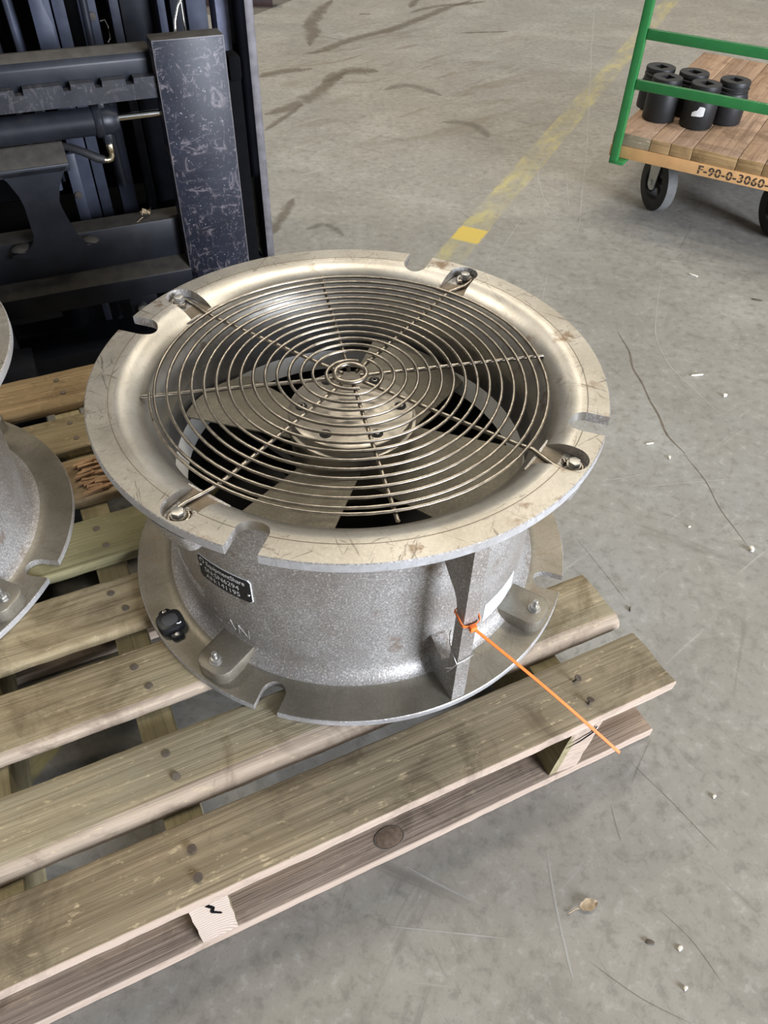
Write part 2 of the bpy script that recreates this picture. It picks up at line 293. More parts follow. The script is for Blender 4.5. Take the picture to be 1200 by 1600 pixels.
class MB:
    """collects geometry for ONE mesh object"""
    def __init__(s): s.v = []; s.f = []; s.m = []
    def add(s, vs, fs, mi=0, M=None):
        b = len(s.v)
        s.v += [(M @ Vector(v)) if M else Vector(v) for v in vs]
        s.f += [tuple(i+b for i in f) for f in fs]; s.m += [mi]*len(fs); return s
    def box(s, x0, x1, y0, y1, z0, z1, bev=0.0, mi=0, M=None):
        bm = bmesh.new(); bmesh.ops.create_cube(bm, size=1.0)
        for v in bm.verts: v.co = Vector(((x0+x1)/2+v.co.x*(x1-x0), (y0+y1)/2+v.co.y*(y1-y0), (z0+z1)/2+v.co.z*(z1-z0)))
        if bev: bmesh.ops.bevel(bm, geom=bm.edges[:], offset=bev, segments=2, affect='EDGES', profile=0.5)
        return s.bm(bm, mi, M)
    def bm(s, bm, mi=0, M=None):
        bm.verts.index_update()
        s.add([v.co.copy() for v in bm.verts], [[v.index for v in f.verts] for f in bm.faces], mi, M); bm.free(); return s
    def prism(s, poly, y0, y1, axis='y', bev=0.0, mi=0, M=None):
        """poly in (x,z) extruded along y, or in (x,y) extruded along z"""
        n = len(poly)
        P = (lambda a, b, h: (a, h, b)) if axis == 'y' else (lambda a, b, h: (a, b, h))
        bm = bmesh.new()
        A = [bm.verts.new(P(a, b, y0)) for a, b in poly]; B = [bm.verts.new(P(a, b, y1)) for a, b in poly]
        bm.faces.new(A); bm.faces.new(B[::-1])
        for i in range(n): bm.faces.new((A[i], B[i], B[(i+1) % n], A[(i+1) % n]))
        bmesh.ops.recalc_face_normals(bm, faces=bm.faces[:])
        if bev: bmesh.ops.bevel(bm, geom=bm.edges[:], offset=bev, segments=2, affect='EDGES', profile=0.5)
        return s.bm(bm, mi, M)
    def lathe(s, prof, seg=32, mi=0, M=None, closed=False, cap=True):
        vs = []; fs = []; n = len(prof)
        for i in range(seg):
            a = 2*math.pi*i/seg
            for r, z in prof: vs.append((r*math.cos(a), r*math.sin(a), z))
        for i in range(seg):
            j = (i+1) % seg
            for k in range(n if closed else n-1):
                l = (k+1) % n
                fs.append((i*n+k, j*n+k, j*n+l, i*n+l))
        if not closed and cap:
            if prof[0][0] > 1e-6: fs.append(tuple(i*n for i in range(seg))[::-1])
            if prof[-1][0] > 1e-6: fs.append(tuple(i*n+n-1 for i in range(seg)))
        return s.add(vs, fs, mi, M)
    def tube(s, pts, rad, sides=8, closed=False, mi=0, M=None, cap=True):
        pts = [Vector(p) for p in pts]; n = len(pts); vs = []; fs = []
        rr = rad if isinstance(rad, (list, tuple)) else [rad]*n
        nrm = None
        for i, p in enumerate(pts):
            if closed: t = pts[(i+1) % n]-pts[i-1]
            else: t = pts[min(i+1, n-1)]-pts[max(i-1, 0)]
            t.normalize()
            if nrm is None:
                nrm = t.cross(Vector((0, 0, 1)))
                if nrm.length < 1e-3: nrm = t.cross(Vector((1, 0, 0)))
            nrm = (nrm-t*nrm.dot(t)).normalized(); b = t.cross(nrm)
            for k in range(sides):
                a = 2*math.pi*k/sides; vs.append(p+(nrm*math.cos(a)+b*math.sin(a))*rr[i])
        for i in range(n if closed else n-1):
            j = (i+1) % n
            for k in range(sides):
                l = (k+1) % sides; fs.append((i*sides+k, j*sides+k, j*sides+l, i*sides+l))
        if not closed and cap:
            fs.append(tuple(range(sides))); fs.append(tuple((n-1)*sides+k for k in range(sides))[::-1])
        return s.add(vs, fs, mi, M)
    def build(s, name, mats, parent=None, smooth=True, sharp=35, shift=None):
        return mk(name, s.v, s.f, mats, parent, smooth, sharp, s.m, shift)
def T(x, y, z): return Matrix.Translation((x, y, z))
def RZ(a): return Matrix.Rotation(a, 4, 'Z')
def hexprof(r, h): return [(r*math.cos(R(60*i)), r*math.sin(R(60*i))) for i in range(6)]
def pol(r, deg, z): return Vector((r*math.cos(R(deg)), r*math.sin(R(deg)), z))
def nz(x, y, z=0.0): return mnoise.noise((x, y, z))

# ------------------------------------------------------------------ floor
def grid_floor():
    o = mk('floor', [(-8, -7, 0), (9, -7, 0), (9, 11, 0), (-8, 11, 0), (-8, -7, -0.12), (9, -7, -0.12), (9, 11, -0.12), (-8, 11, -0.12)],
           [(0, 1, 2, 3), (7, 6, 5, 4), (0, 4, 5, 1), (1, 5, 6, 2), (2, 6, 7, 3), (3, 7, 4, 0)], FLOOR)
    return struct(o)
floor = grid_floor()
def hall_wall(name, x0, x1, y0, y1):
    m = MB(); m.box(x0, x1, y0, y1, 0.0, 6.5)
    n = int(max(x1-x0, y1-y0)/0.5)
    for i in range(n):   # cladding ribs
        if x1-x0 > y1-y0: m.box(x0+0.5*i+0.2, x0+0.5*i+0.28, y0-0.03, y0, 0.3, 6.4)
        else: m.box(x1, x1+0.03, y0+0.5*i+0.2, y0+0.5*i+0.28, 0.3, 6.4)
    return struct(m.build(name, plain(name+'_cladding', (0.40, 0.40, 0.39), 0.6, 0.0, 0.08, 3), None, True, 30))
hall_wall('wall_back', -8, 9, 11, 11.15); hall_wall('wall_left', -8.15, -8, -7, 11)
def ribbon(name, pts, width, mat, h=0.0006, jit=0.0, thick=True):
    """thin strip following a polyline on the floor, with uv along / across"""
    P = [Vector((a, b, 0)) for a, b in pts]; Q = []
    for i in range(len(P)-1):
        p0 = P[max(i-1, 0)]; p1 = P[i]; p2 = P[i+1]; p3 = P[min(i+2, len(P)-1)]
        for q in range(8):
            t = q/8
            Q.append(0.5*((2*p1)+(p2-p0)*t+(2*p0-5*p1+4*p2-p3)*t*t+(3*p1-p0-3*p2+p3)*t**3))
    Q.append(P[-1]); n = len(Q); vs = []; fs = []; uv = []
    for i, p in enumerate(Q):
        t = (Q[min(i+1, n-1)]-Q[max(i-1, 0)]).normalized(); b = Vector((-t.y, t.x, 0))
        taper = min(1, 4*min(i, n-1-i)/n+0.12)
        arc = (Q[i]-Q[i-1]).length if i else 0.0; S_ = S_+arc if i else 0.0
        wd = width*taper*(1+0.35*nz(S_*5, width*100))
        j = b*jit*nz(S_*(9 if width < 0.02 else 3), 3.3, width*50)
        vs += [p+b*wd/2+j+Vector((0, 0, h)), p-b*wd/2+j+Vector((0, 0, h))]
    fs = [(2*i, 2*i+1, 2*i+3, 2*i+2) for i in range(n-1)]
    o = mk(name, vs, fs, mat, floor)
    ul = o.data.uv_layers.new(name='uv')
    for poly in o.data.polygons:
        for li in poly.loop_indices:
            vi = o.data.loops[li].vertex_index; ul.data[li].uv = ((vi//2)/n, vi % 2)
    return o
ribbon('scratch', [(1.585, 4.76), (1.358, 3.87), (1.017, 2.488), (0.85, 1.839), (0.764, 1.523)], 0.012, FAINT, 0.0006, 0.004)
ribbon('scratch', [(0.875, 2.382), (0.797, 2.202), (0.738, 2.085), (0.705, 1.922), (0.7, 1.73), (0.742, 1.604), (0.799, 1.504)], 0.008, FAINT, 0.0006, 0.004)
ribbon('scratch', [(0.082, 1.83), (0.237, 1.746), (0.43, 1.656)], 0.009, FAINT, 0.0006, 0.004)
ribbon('scratch', [(0.835, 2.062), (0.793, 1.839), (0.769, 1.689)], 0.008, FAINT, 0.0006, 0.004)
ribbon('scratch', [(0.608, 1.238), (0.58, 1.153), (0.558, 1.072)], 0.009, FAINT, 0.0006, 0.003)
ribbon('scratch', [(0.991, 1.316), (0.89, 1.043), (0.844, 0.892), (0.838, 0.754), (0.873, 0.629), (0.933, 0.442)], 0.006, FAINT, 0.0006, 0.004)
ribbon('scratch', [(0.567, 0.316), (0.612, 0.323), (0.655, 0.333)], 0.006, FAINT, 0.0006, 0.002)
ribbon('scratch', [(0.617, 0.29), (0.751, 0.304), (0.856, 0.315)], 0.005, FAINT, 0.0006, 0.002)
ribbon('scratch', [(0.28, -0.477), (0.277, -0.555), (0.28, -0.611), (0.283, -0.643)], 0.005, FAINT, 0.0006, 0.002)
ribbon('scratch', [(0.067, -0.488), (0.12, -0.521), (0.18, -0.552)], 0.006, FAINT, 0.0006, 0.003)
ribbon('scratch', [(0.036, -0.568), (0.123, -0.581), (0.201, -0.59)], 0.004, FAINT, 0.0006, 0.002)
ribbon('scratch', [(0.461, 1.331), (0.54, 1.507), (0.612, 1.652)], 0.007, FAINT, 0.0006, 0.003)
ribbon('scratch', [(0.415, 1.29), (0.504, 1.484)], 0.007, FAINT, 0.0006, 0.003)
ribbon('scratch', [(-0.171, 1.883), (-0.055, 1.829), (0.125, 1.766)], 0.006, FAINT, 0.0006, 0.003)
ribbon('floor_crack', [(0.746, 0.915), (0.742, 0.814), (0.74, 0.741), (0.742, 0.657), (0.744, 0.552), (0.75, 0.467), (0.766, 0.398)], 0.0044, CRACK, 0.0006, 0.014)
ribbon('floor_crack', [(0.766, 0.398), (0.782, 0.312), (0.79, 0.212), (0.809, 0.099)], 0.0015, CRACK, 0.0006, 0.006)
ribbon('floor_crack', [(0.433, -0.331), (0.487, -0.411), (0.539, -0.489)], 0.0015, HAIR, 0.0006, 0.003)
ribbon('floor_crack', [(0.485, -0.304), (0.456, -0.342), (0.43, -0.38)], 0.0017, HAIR, 0.0006, 0.003)
ribbon('floor_crack', [(0.392, -0.408), (0.391, -0.442), (0.392, -0.466)], 0.0017, HAIR, 0.0006, 0.003)
ribbon('floor_crack', [(0.309, -0.62), (0.366, -0.666), (0.424, -0.696)], 0.0014, HAIR, 0.0006, 0.003)
ribbon('floor_crack', [(0.423, -0.56), (0.455, -0.601), (0.48, -0.655)], 0.0014, HAIR, 0.0006, 0.003)
ribbon('floor_crack', [(0.458, 0.145), (0.49, 0.058), (0.524, -0.029)], 0.0014, HAIR, 0.0006, 0.003)
ribbon('oil_stain', [(-0.08, 4.654), (-0.161, 4.369), (-0.219, 4.08), (-0.179, 3.898), (-0.185, 3.652)], 0.16, OILD, 0.0007, 0.03)
ribbon('oil_stain', [(-0.22, 3.501), (-0.104, 3.586), (0.03, 3.782), (0.285, 4.053), (0.575, 4.442), (0.801, 4.71)], 0.13, OILD, 0.0009, 0.03)
ribbon('oil_stain', [(-0.126, 3.063), (0.01, 3.224), (0.156, 3.23)], 0.17, OILD, 0.0011, 0.05)
ribbon('oil_stain', [(-0.349, 2.608), (-0.246, 2.732), (-0.138, 2.933), (-0.006, 3.224)], 0.14, OILD, 0.0013, 0.03)
ribbon('oil_stain', [(-0.431, 3.129), (-0.315, 3.212), (-0.162, 3.258)], 0.12, OILD, 0.0015, 0.03)
ribbon('oil_stain', [(-0.336, 2.42), (-0.279, 2.571), (-0.205, 2.758)], 0.05, OILD, 0.0017, 0.02)
ribbon('oil_stain', [(0.377, 4.37), (0.626, 4.569), (0.878, 4.682)], 0.1, OILD, 0.0019, 0.03)
ribbon('oil_stain', [(0.636, 3.938), (0.783, 3.972), (0.914, 4.005)], 0.05, OILD, 0.0007, 0.02)
ribbon('oil_stain', [(0.385, 4.492), (0.432, 4.622), (0.484, 4.79)], 0.1, OILD, 0.0021, 0.02)
ribbon('oil_stain', [(0.073, 4.323), (0.148, 4.327)], 0.05, OILD, 0.0007, 0.0)
ribbon('oil_stain', [(-0.259, 1.48), (-0.226, 1.621), (-0.19, 1.774)], 0.07, OILD, 0.0007, 0.02)
ribbon('oil_stain', [(-0.137, 1.527), (-0.074, 1.565), (-0.011, 1.491)], 0.05, GRIME, 0.0007, 0.02)
ribbon('oil_stain', [(0.171, 2.961), (0.293, 3.011), (0.431, 2.88)], 0.1, GRIME, 0.0007, 0.02)
ribbon('oil_stain', [(0.401, 2.549), (0.507, 2.514), (0.569, 2.368)], 0.1, GRIME, 0.0007, 0.03)

# ------------------------------------------------------------------ pallet
PA = 0.40134; ZD = 0.16848; TH = 0.020
pallet = thing('pallet', 'weathered wooden shipping pallet carrying the cast fan housings', 'pallet', (0, 0, 0), PA)
def sweep_board(name, x0, x1, y0, y1, z0, z1, mats, rf=0.003, rb=0.003, amp=0.0012, nx=90, seed=0, side_mat=None, x0ragged=0.0, x1ragged=0.0015, wane=0.0, parent=None):
    """board along x; rf / rb: rounding of the front (low y) and back top edges"""
    def prof(u):
        pts = []
        rfu = max(0.002, rf*(1+1.2*wane*nz(u*6, seed, 1.7)))
        hz = z1-z0
        def arc(cx, cz, ra, rz_, a0, a1, n=4):
            return [(cx+ra*math.cos(R(a0+(a1-a0)*i/n)), cz+rz_*math.sin(R(a0+(a1-a0)*i/n))) for i in range(n+1)]
        e = 0.0012
        pts += arc(y1-rb, z1-min(rb, hz*0.8), rb, min(rb, hz*0.8), 0, 90)
        pts += [(y0+(y1-y0)*0.66, z1), (y0+(y1-y0)*0.33, z1)]
        pts += arc(y0+rfu, z1-min(rfu, hz*0.85), rfu, min(rfu, hz*0.85), 90, 180)
        pts += [(y0, z0+e), (y0+e, z0), ((y0+y1)/2, z0), (y1-e, z0), (y1, z0+e)]
        return pts
    vs = []; n = len(prof(0)); fs = []; mi = []
    for i in range(nx+1):
        u = x0+(x1-x0)*i/nx
        for k, (y, z) in enumerate(prof(u)):
            dy = amp*0.45*nz(u*5, y*30+seed*3.1, z*9)+amp*0.55*nz(u*44, y*30+seed*3.1, z*30)-amp*2.2*max(0.0, nz(u*11, seed+2.2, 0.3)-0.38)*(-1 if y < (y0+y1)/2 else 1); dz = -abs(amp*0.9*nz(u*9+4, y*60+seed, z*9)) if k < 13 else 0.0
            dx = 0.0
            if i == 0: dx = x0ragged*nz(y*70, seed+5.0, z*60)
            if i == nx: dx = x1ragged*nz(y*90, seed+9.0, z*90)
            vs.append((u+dx, y+dy, z+dz))
    sm = 1 if side_mat is not None else 0
    for i in range(nx):
        for k in range(n):
            l = (k+1) % n; fs.append((i*n+k, i*n+l, (i+1)*n+l, (i+1)*n+k))
            mi.append(sm if (8 <= k <= 12 and rf < 0.008) or (rf >= 0.008 and 7 <= k <= 12) else 0)
    fs.append(tuple(range(n))[::-1]); fs.append(tuple(nx*n+k for k in range(n))); mi += [sm, sm]
    o = mk(name, vs, fs, [mats] + ([side_mat] if side_mat else []), parent or pallet, True, 38, mi)
    return o
DECK = [  # n0, n1, t0, t1, mat, sidemat, rf, rb, wane
    (-0.4635, -0.3630, -1.30, 0.321, W_D0, W_PALE, 0.003, 0.003, 0.0),
    (-0.3390, -0.2285, -1.30, 0.317, W_D1, W_WANE, 0.022, 0.012, 0.5),
    (-0.1790, -0.0745, -1.30, 0.318, W_D2, W_WANE, 0.010, 0.004, 0.3),
    (-0.0310, 0.0770, -1.30, 0.318, W_D2, W_D2, 0.012, 0.004, 0.3),
    (0.1240, 0.2310, -1.30, 0.316, W_D4, W_D4, 0.003, 0.003, 0.2),
    (0.2830, 0.4030, -0.432, 0.318, W_D5, W_D5, 0.004, 0.004, 0.2),
    (0.4310, 0.5400, -1.30, 0.318, W_D6, W_D6, 0.004, 0.004, 0.2),
    (0.5820, 0.7045, -1.30, 0.317, W_D7, W_D7, 0.018, 0.003, 0.4)]
STRX = (-1.20, -0.615, -0.393, 0.166)
boards = []
for i, (n0, n1, t0, t1, m, sm, rf, rb, wn) in enumerate(DECK):
    b = sweep_board('deckboard', t0, t1, n0, n1, ZD-TH, ZD, m, rf, rb, 0.0016, 130, i*1.37, sm, 0.05 if i == 5 else 0.002, 0.004 if i else 0.005, wn)
    boards.append(b)
    b['label'] = ['grey brown deckboard with pale sawn front edge', 'tan deckboard with bark-rounded front edge', 'light worn deckboard with rounded front edge', 'light deckboard with dark rear stain', 'olive stained flat deckboard', 'rotten deckboard broken off short at its left end', 'narrow olive brown deckboard', 'honey coloured rear deckboard with nail heads'][i]
def nail(b, x, y, h=0.0035, r=0.0058, tilt=(0, 0)):
    m = MB(); M_ = T(x, y, ZD) @ Matrix.Rotation(tilt[0], 4, 'X') @ Matrix.Rotation(tilt[1], 4, 'Y')
    m.lathe([(0.0018, -0.004), (0.0018, h-0.0012), (r, h-0.0012), (r*0.98, h-0.0002), (r*0.6, h), (0.0, h)], 12, 0, M_)
    m.build('nail', RUST if h > 0.003 else NAILD, b)
for b, x, y, h, tl in ((0, -0.392, -0.401, .004, (0, 0)), (0, -0.394, -0.437, .004, (.1, 0)), (0, 0.183, -0.399, .012, (.2, .35)), (0, 0.181, -0.439, .009, (-.2, .3)),
                       (1, -0.390, -0.262, .001, (0, 0)), (1, -0.386, -0.300, .002, (.2, 0)), (2, -0.399, -0.108, .001, (0, 0)), (2, -0.387, -0.148, .001, (0, 0)),
                       (3, -0.403, 0.046, .001, (0, 0)), (3, -0.388, 0.007, .001, (0, 0)), (4, -0.398, 0.20, .001, (0, 0)), (4, -0.39, 0.155, .001, (0, 0)),
                       (6, -0.392, 0.515, .001, (0, 0)), (6, -0.388, 0.463, .001, (0, 0)), (7, -0.395, 0.672, .001, (0, 0)), (7, -0.388, 0.622, .002, (.1, 0)), (7, 0.17, 0.64, .001, (0, 0))):
    nail(boards[b], x, y, h, 0.0058, tl)
for i, x in enumerate(STRX):
    m = MB(); hw = 0.024
    n0 = (-0.44, -0.370, -0.462, -0.462)[i]
    prof = []
    bm = bmesh.new(); bmesh.ops.create_cube(bm, size=1)
    z0, z1 = 0.0215, ZD-TH-0.0015
    for v in bm.verts:
        v.co = Vector((x+v.co.x*2*hw, (n0+0.70)/2+v.co.y*(0.70-n0), (z0+z1)/2+v.co.z*(z1-z0)))
        if i == 3 and v.co.y < 0:   # split, slanting end of the right stringer
            v.co.y += 0.0 if v.co.x > x else 0.004
            v.co.x += (-0.012 if v.co.z < 0.05 else 0.006)
    bmesh.ops.subdivide_edges(bm, edges=bm.edges[:], cuts=6, use_grid_fill=True)
    for v in bm.verts: v.co += Vector((nz(v.co.y*30, v.co.z*60, i), nz(v.co.x*90, v.co.z*90, i+4), 0))*0.0016
    m.bm(bm)
    for k, f in enumerate(m.f):
        if sum(m.v[q].y for q in f)/len(f) < n0+0.003: m.m[k] = 1
    o = m.build('stringer', [W_STR, W_END if i == 2 else W_PALE], pallet, True, 40)
    if i == 2: # drying check in the end grain
        c = MB(); c.prism([(x-0.004, z1-0.004), (x+0.002, z1-0.018), (x-0.001, z1-0.030), (x+0.010, z1-0.047), (x+0.012, z1-0.046), (x+0.003, z1-0.030), (x+0.006, z1-0.018), (x+0.001, z1-0.004)], n0-0.0018, n0-0.001)
        c.build('check_crack', FK_VOID, o, False)
    if i == 3:
        c = MB(); c.prism([(x-0.028, z1-0.036), (x-0.005, z1-0.030), (x+0.014, z1-0.020), (x+0.018, z1-0.006), (x+0.020, z1-0.006), (x+0.017, z1-0.022), (x+0.024, z1-0.018), (x+0.012, z1-0.026), (x-0.005, z1-0.034)], n0-0.0018, n0-0.001)
        c.build('check_crack', FK_VOID, o, False)
for i, (n0, n1) in enumerate(((-0.4630, -0.362), (0.06, 0.17), (0.60, 0.70))):
    o = sweep_board('bottom_board', -1.30, 0.329, n0, n1, 0.001, 0.0212, W_BOT, 0.003, 0.003, 0.0014, 130, 20+i, W_PALE, 0.003, 0.003, 0.2)
    if i == 0:
        k_ = MB(); M_ = T(-0.135, -0.440, 0.0212) @ Matrix.Diagonal((1.25, 0.85, 1, 1))
        k_.lathe([(0.0, 0.0007), (0.014, 0.0006), (0.0165, 0.0003), (0.0170, -0.001)], 24, 0, M_)
        k_.lathe([(0.0168, 0.0001), (0.0175, 0.0004), (0.0186, 0.0002), (0.0190, -0.001)], 24, 1, M_, cap=False)
        k_.build('knot', [KNOT, CRACK], o)
# splintered flakes on the broken board
sp = MB()
for i in range(34):
    L = 0.018+random.random()*0.035; x = -0.412+L/2+random.random()*0.045; y = 0.290+random.random()*0.095
    M_ = T(x, y, ZD+0.001+random.random()*0.004) @ RZ(R(random.uniform(-14, 14))) @ Matrix.Rotation(R(random.uniform(-6, 8)), 4, 'Y')
    sp.prism([(-L/2, -0.003), (L/2, -0.001), (L*0.55, 0.003), (-L*0.4, 0.0045)], -0.003, 0.002, 'z', 0.0, 0, M_)
sp = sp.build('splinters', W_ROT, boards[5], False); sp['kind'] = 'stuff'

# ------------------------------------------------------------------ fan
ZT = 0.51674; ZB = 0.18030; SH = (0, 0, -0.1688)
RIBA = -65.6
HOOK = (-126.3, -35.0, 55.0, 143.0)
SLOT_T = (-110.0, -21.2, 69.8, 159.7)
SLOT_B = (-110.5, -19.6, 70.0, 160.0)
def arcp(cr, cz, ar, az, a0, a1, n):
    return [(cr+ar*math.cos(R(a0+(a1-a0)*i/n)), cz+az*math.sin(R(a0+(a1-a0)*i/n))) for i in range(n+1)]
def temp(mb):
    me = bpy.data.meshes.new('tmp'); me.from_pydata([tuple(v) for v in mb.v], [], mb.f); me.update()
    o = bpy.data.objects.new('tmp', me); C.objects.link(o); return o
def capsule(r_in, hw, r_out, deg, z0, z1, mb):
    """radial slot: round inner end at r_in, half width hw"""
    poly = [(r_out, -hw), (r_out, hw)] + [(r_in+hw-hw*math.sin(R(a)), hw*math.cos(R(a))) for a in range(0, 181, 15)]
    mb.prism(poly, z0, z1, 'z', 0, 0, RZ(R(deg)))
def pocket(deg, mb):
    hw = 0.0225; rc = 0.3340
    poly = [(0.262, hw), (0.262, -hw)] + [(rc+hw*math.sin(R(a)), -hw*math.cos(R(a))) for a in range(0, 181, 12)]
    mb.prism(poly, 0.5015, 0.54, 'z', 0, 0, RZ(R(deg)))
fan = thing('cast_fan', 'cast aluminium axial fan with spiral wire guard at centre of pallet', 'fan', (0, 0, ZD+0.0006), 0.0, None)
prof = [(0.3585, ZT), (0.345, ZT), (0.3305, ZT), (0.3292, ZT-0.00005)]
prof += [(0.329+0.064*math.cos(R(a)), 0.4337+0.0829*math.sin(R(a))) for a in range(96, 181, 6)]
prof += [(0.2648, 0.405), (0.2648, 0.3700), (0.2668, 0.3690), (0.2668, 0.30), (0.2668, 0.22), (0.272, 0.195), (0.284, 0.1715), (0.290, 0.1688), (0.3590, 0.1688), (0.360, 0.1698), (0.360, ZB-0.0012), (0.3588, ZB), (0.335, ZB), (0.320, ZB)]
prof += [(0.320-0.033*math.sin(R(a)), ZB+0.033-0.033*math.cos(R(a))) for a in range(9, 91, 9)]
prof += [(0.2868, 0.30), (0.2868, 0.38), (0.2868, 0.463)]
prof += [(0.3268-0.04*math.cos(R(a)), 0.463+0.0395*math.sin(R(a))) for a in range(9, 91, 9)]
prof += [(0.345, 0.5028), (0.3588, 0.5028), (0.360, 0.504), (0.360, ZT-0.0012)]
cs = MB(); cs.lathe(prof, 200, closed=True)
cut = MB()
for d in SLOT_T: capsule(0.3085, 0.0205, 0.40, d, 0.462, 0.56, cut)
for d in SLOT_B: capsule(0.3135, 0.0180, 0.40, d, 0.10, 0.22, cut)
for d in HOOK: pocket(d, cut)
bm = bmesh.new(); a_ = temp(cs); bm.from_mesh(a_.data); bmesh.ops.recalc_face_normals(bm, faces=bm.faces[:]); bm.to_mesh(a_.data); bm.free()
b_ = temp(cut)
md = a_.modifiers.new('cut', 'BOOLEAN'); md.operation = 'DIFFERENCE'; md.solver = 'EXACT'; md.object = b_
dg = bpy.context.evaluated_depsgraph_get(); me = bpy.data.meshes.new_from_object(a_.evaluated_get(dg))
cm = MB(); cm.add([v.co.copy() for v in me.vertices], [tuple(p.vertices) for p in me.polygons])
for o in (a_, b_): bpy.data.objects.remove(o)
for k, f in enumerate(cm.f):
    c = sum((cm.v[q] for q in f), Vector())/len(f); r = math.hypot(c.x, c.y)
    nrm = (cm.v[f[1]]-cm.v[f[0]]).cross(cm.v[f[2]]-cm.v[f[1]]); nzc = abs(nrm.z)/max(nrm.length, 1e-9)
    if c.z > 0.5155 and 0.3290 < r < 0.3306 and nzc > 0.9: cm.m[k] = 6
    elif c.z > 0.5155 and nzc > 0.9: cm.m[k] = 1
    elif 0.5010 < c.z < 0.5020 and nzc > 0.97: cm.m[k] = 6
    elif r < 0.3305 and c.z > 0.425 and r < 0.33 and not (0.28 < r and c.z < 0.49): cm.m[k] = 2
    elif r > 0.3586 and nzc < 0.5: cm.m[k] = 7
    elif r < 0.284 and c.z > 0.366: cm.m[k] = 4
    elif r < 0.284: cm.m[k] = 5  # lower bore blacked to stand for shade below the blades
    elif c.z < ZB+0.004 and nzc > 0.8: cm.m[k] = 3
    else: cm.m[k] = 0
def wedge(r0, r1, hw, z0, z1, deg, rc=0.016, taper=0.0, bev=0.0, arc=True):
    m = MB(); n = 8
    poly = [(r0, -hw)]
    poly += [(r1-rc+rc*math.sin(R(a)), -hw+rc-rc*math.cos(R(a))) for a in range(0, 91, 15)]
    poly += [(r1-rc+rc*math.cos(R(a)), hw-rc+rc*math.sin(R(a))) for a in range(0, 91, 15)]
    poly += [(r0, hw)]
    m.prism(poly, z0, z1, 'z', bev)
    if taper:
        zc = (z0+z1)/2; cx = (r0+r1)/2
        for v in m.v:
            if v.z < zc: v.x = r0+(v.x-r0)*(1-taper*0.6); v.y *= (1-taper)
    M_ = RZ(R(deg)); m.v = [M_ @ v for v in m.v]; return m
for d in HOOK:
    q = wedge(0.288, 0.3597, 0.034, 0.4700, 0.5012, d, 0.014, 0.20); cm.add(q.v, q.f, 0)
PADA = (-126.4, -34.0, 56.0, 146.0)
for d in PADA:
    q = wedge(0.280, 0.3555, 0.030, 0.1695, ZB+0.024, d, 0.022, 0.0, 0.0030); cm.add(q.v, q.f, 3)
for k, f in enumerate(cm.f):   # pad flanks are rough casting
    pass
casing = cm.build('casing', [ALU_C, ALU_M, ALU_BELL, ALU_P, ALU_BORE, DARKMETAL_AND_SHADE, POCKET, ALU_EDGE], fan, True, 32, SH)
# bright band at the bottom of the throat
bd = MB(); bd.lathe([(0.2652, 0.3745), (0.2640, 0.3745), (0.2515, 0.3465), (0.2530, 0.3455), (0.2666, 0.352)], 160, cap=False)
bd.build('throat_band', BAND, fan, True, 35, SH)
# stiffener ribs (C-shaped webs)
for d in (RIBA, RIBA+180):
    m = MB(); hw = 0.0110
    web = [(0.300, 0.4990), (0.318, 0.5030), (0.3568, 0.5030), (0.3568, 0.17), (0.284, 0.17), (0.284, 0.250), (0.292, 0.2505), (0.311, 0.240), (0.322, 0.2375), (0.3375, 0.262), (0.3385, 0.31), (0.3385, 0.375), (0.3345, 0.388), (0.328, 0.399), (0.316, 0.409), (0.300, 0.424), (0.284, 0.440), (0.284, 0.465)]
    m.prism(web, -hw, hw, 'y', 0.0)
    for v in m.v: # slight draft towards the wall
        v.y *= 0.94+0.06*(0.36-v.x)/0.07
    M_ = RZ(R(d)); m.v = [M_ @ v for v in m.v]
    m.build('stiffener', ALU_C, fan, True, 32, SH)
# wire guard: spiral, eight spokes, centre ring
guard = bpy.data.objects.new('wire_guard', None); C.objects.link(guard); guard.parent = fan; guard.location = (0, 0.004, 0)
GZ = 0.5070
pts = []; total = 14.55; per = 72
i = 0
while True:
    th = i/per; g = max(0.0, th-0.63); r = 0.2785-0.01685*g
    if r < 0.0425: break
    # ease into the start of the inward run
    zz = GZ - (0.0016 if False else 0.0)
    pts.append(pol(r, -171+360*th, zz)); i += 1
sp_ = MB(); sp_.tube(pts, 0.0023, 7); sp_.build('spiral_wire', WIRE, guard, True, 60, SH)
cr = MB(); cr.tube([pol(0.0225, a, GZ+0.001) for a in range(0, 360, 12)], 0.0036, 8, True)
cr.tube([pol(0.0345, a, GZ-0.001) for a in range(70, 300, 10)], 0.0025, 7)
cr.build('centre_ring', WIRE, guard, True, 60, SH)
SPK = [10.0, 55.0, 99.5, 143.0, -171.3, -126.3, -79.5, -35.0]
for a in SPK:
    m = MB(); z = GZ-0.0050
    P_ = [pol(0.014, a, z+0.0005), pol(0.03, a, z), pol(0.15, a, z)]
    if a in HOOK:
        cen = pol(0.339, a, 0.5046)-Vector((0, 0.004, 0)); er = pol(1, a, 0); et = Vector((-er.y, er.x, 0)); rr = 0.0118; sgn = -1 if a != -35.0 else -1
        P_ += [pol(0.262, a, z), pol(0.284, a, z+0.002)]
        P_ += [cen-er*0.022+et*sgn*rr*0.9, cen-er*0.006+et*sgn*rr]
        for q in range(-60, 200, 20):
            P_.append(cen+er*rr*math.cos(R(q))*1.0+et*(-sgn)*rr*math.sin(R(q)))
        P_.append(cen-er*0.016-et*sgn*rr*0.5)
    else:
        P_ += [pol(0.25, a, z), pol(0.2905, a, z)]
    m.tube(P_, 0.0029, 8); m.build('spoke', WIRE, guard, True, 50, SH)
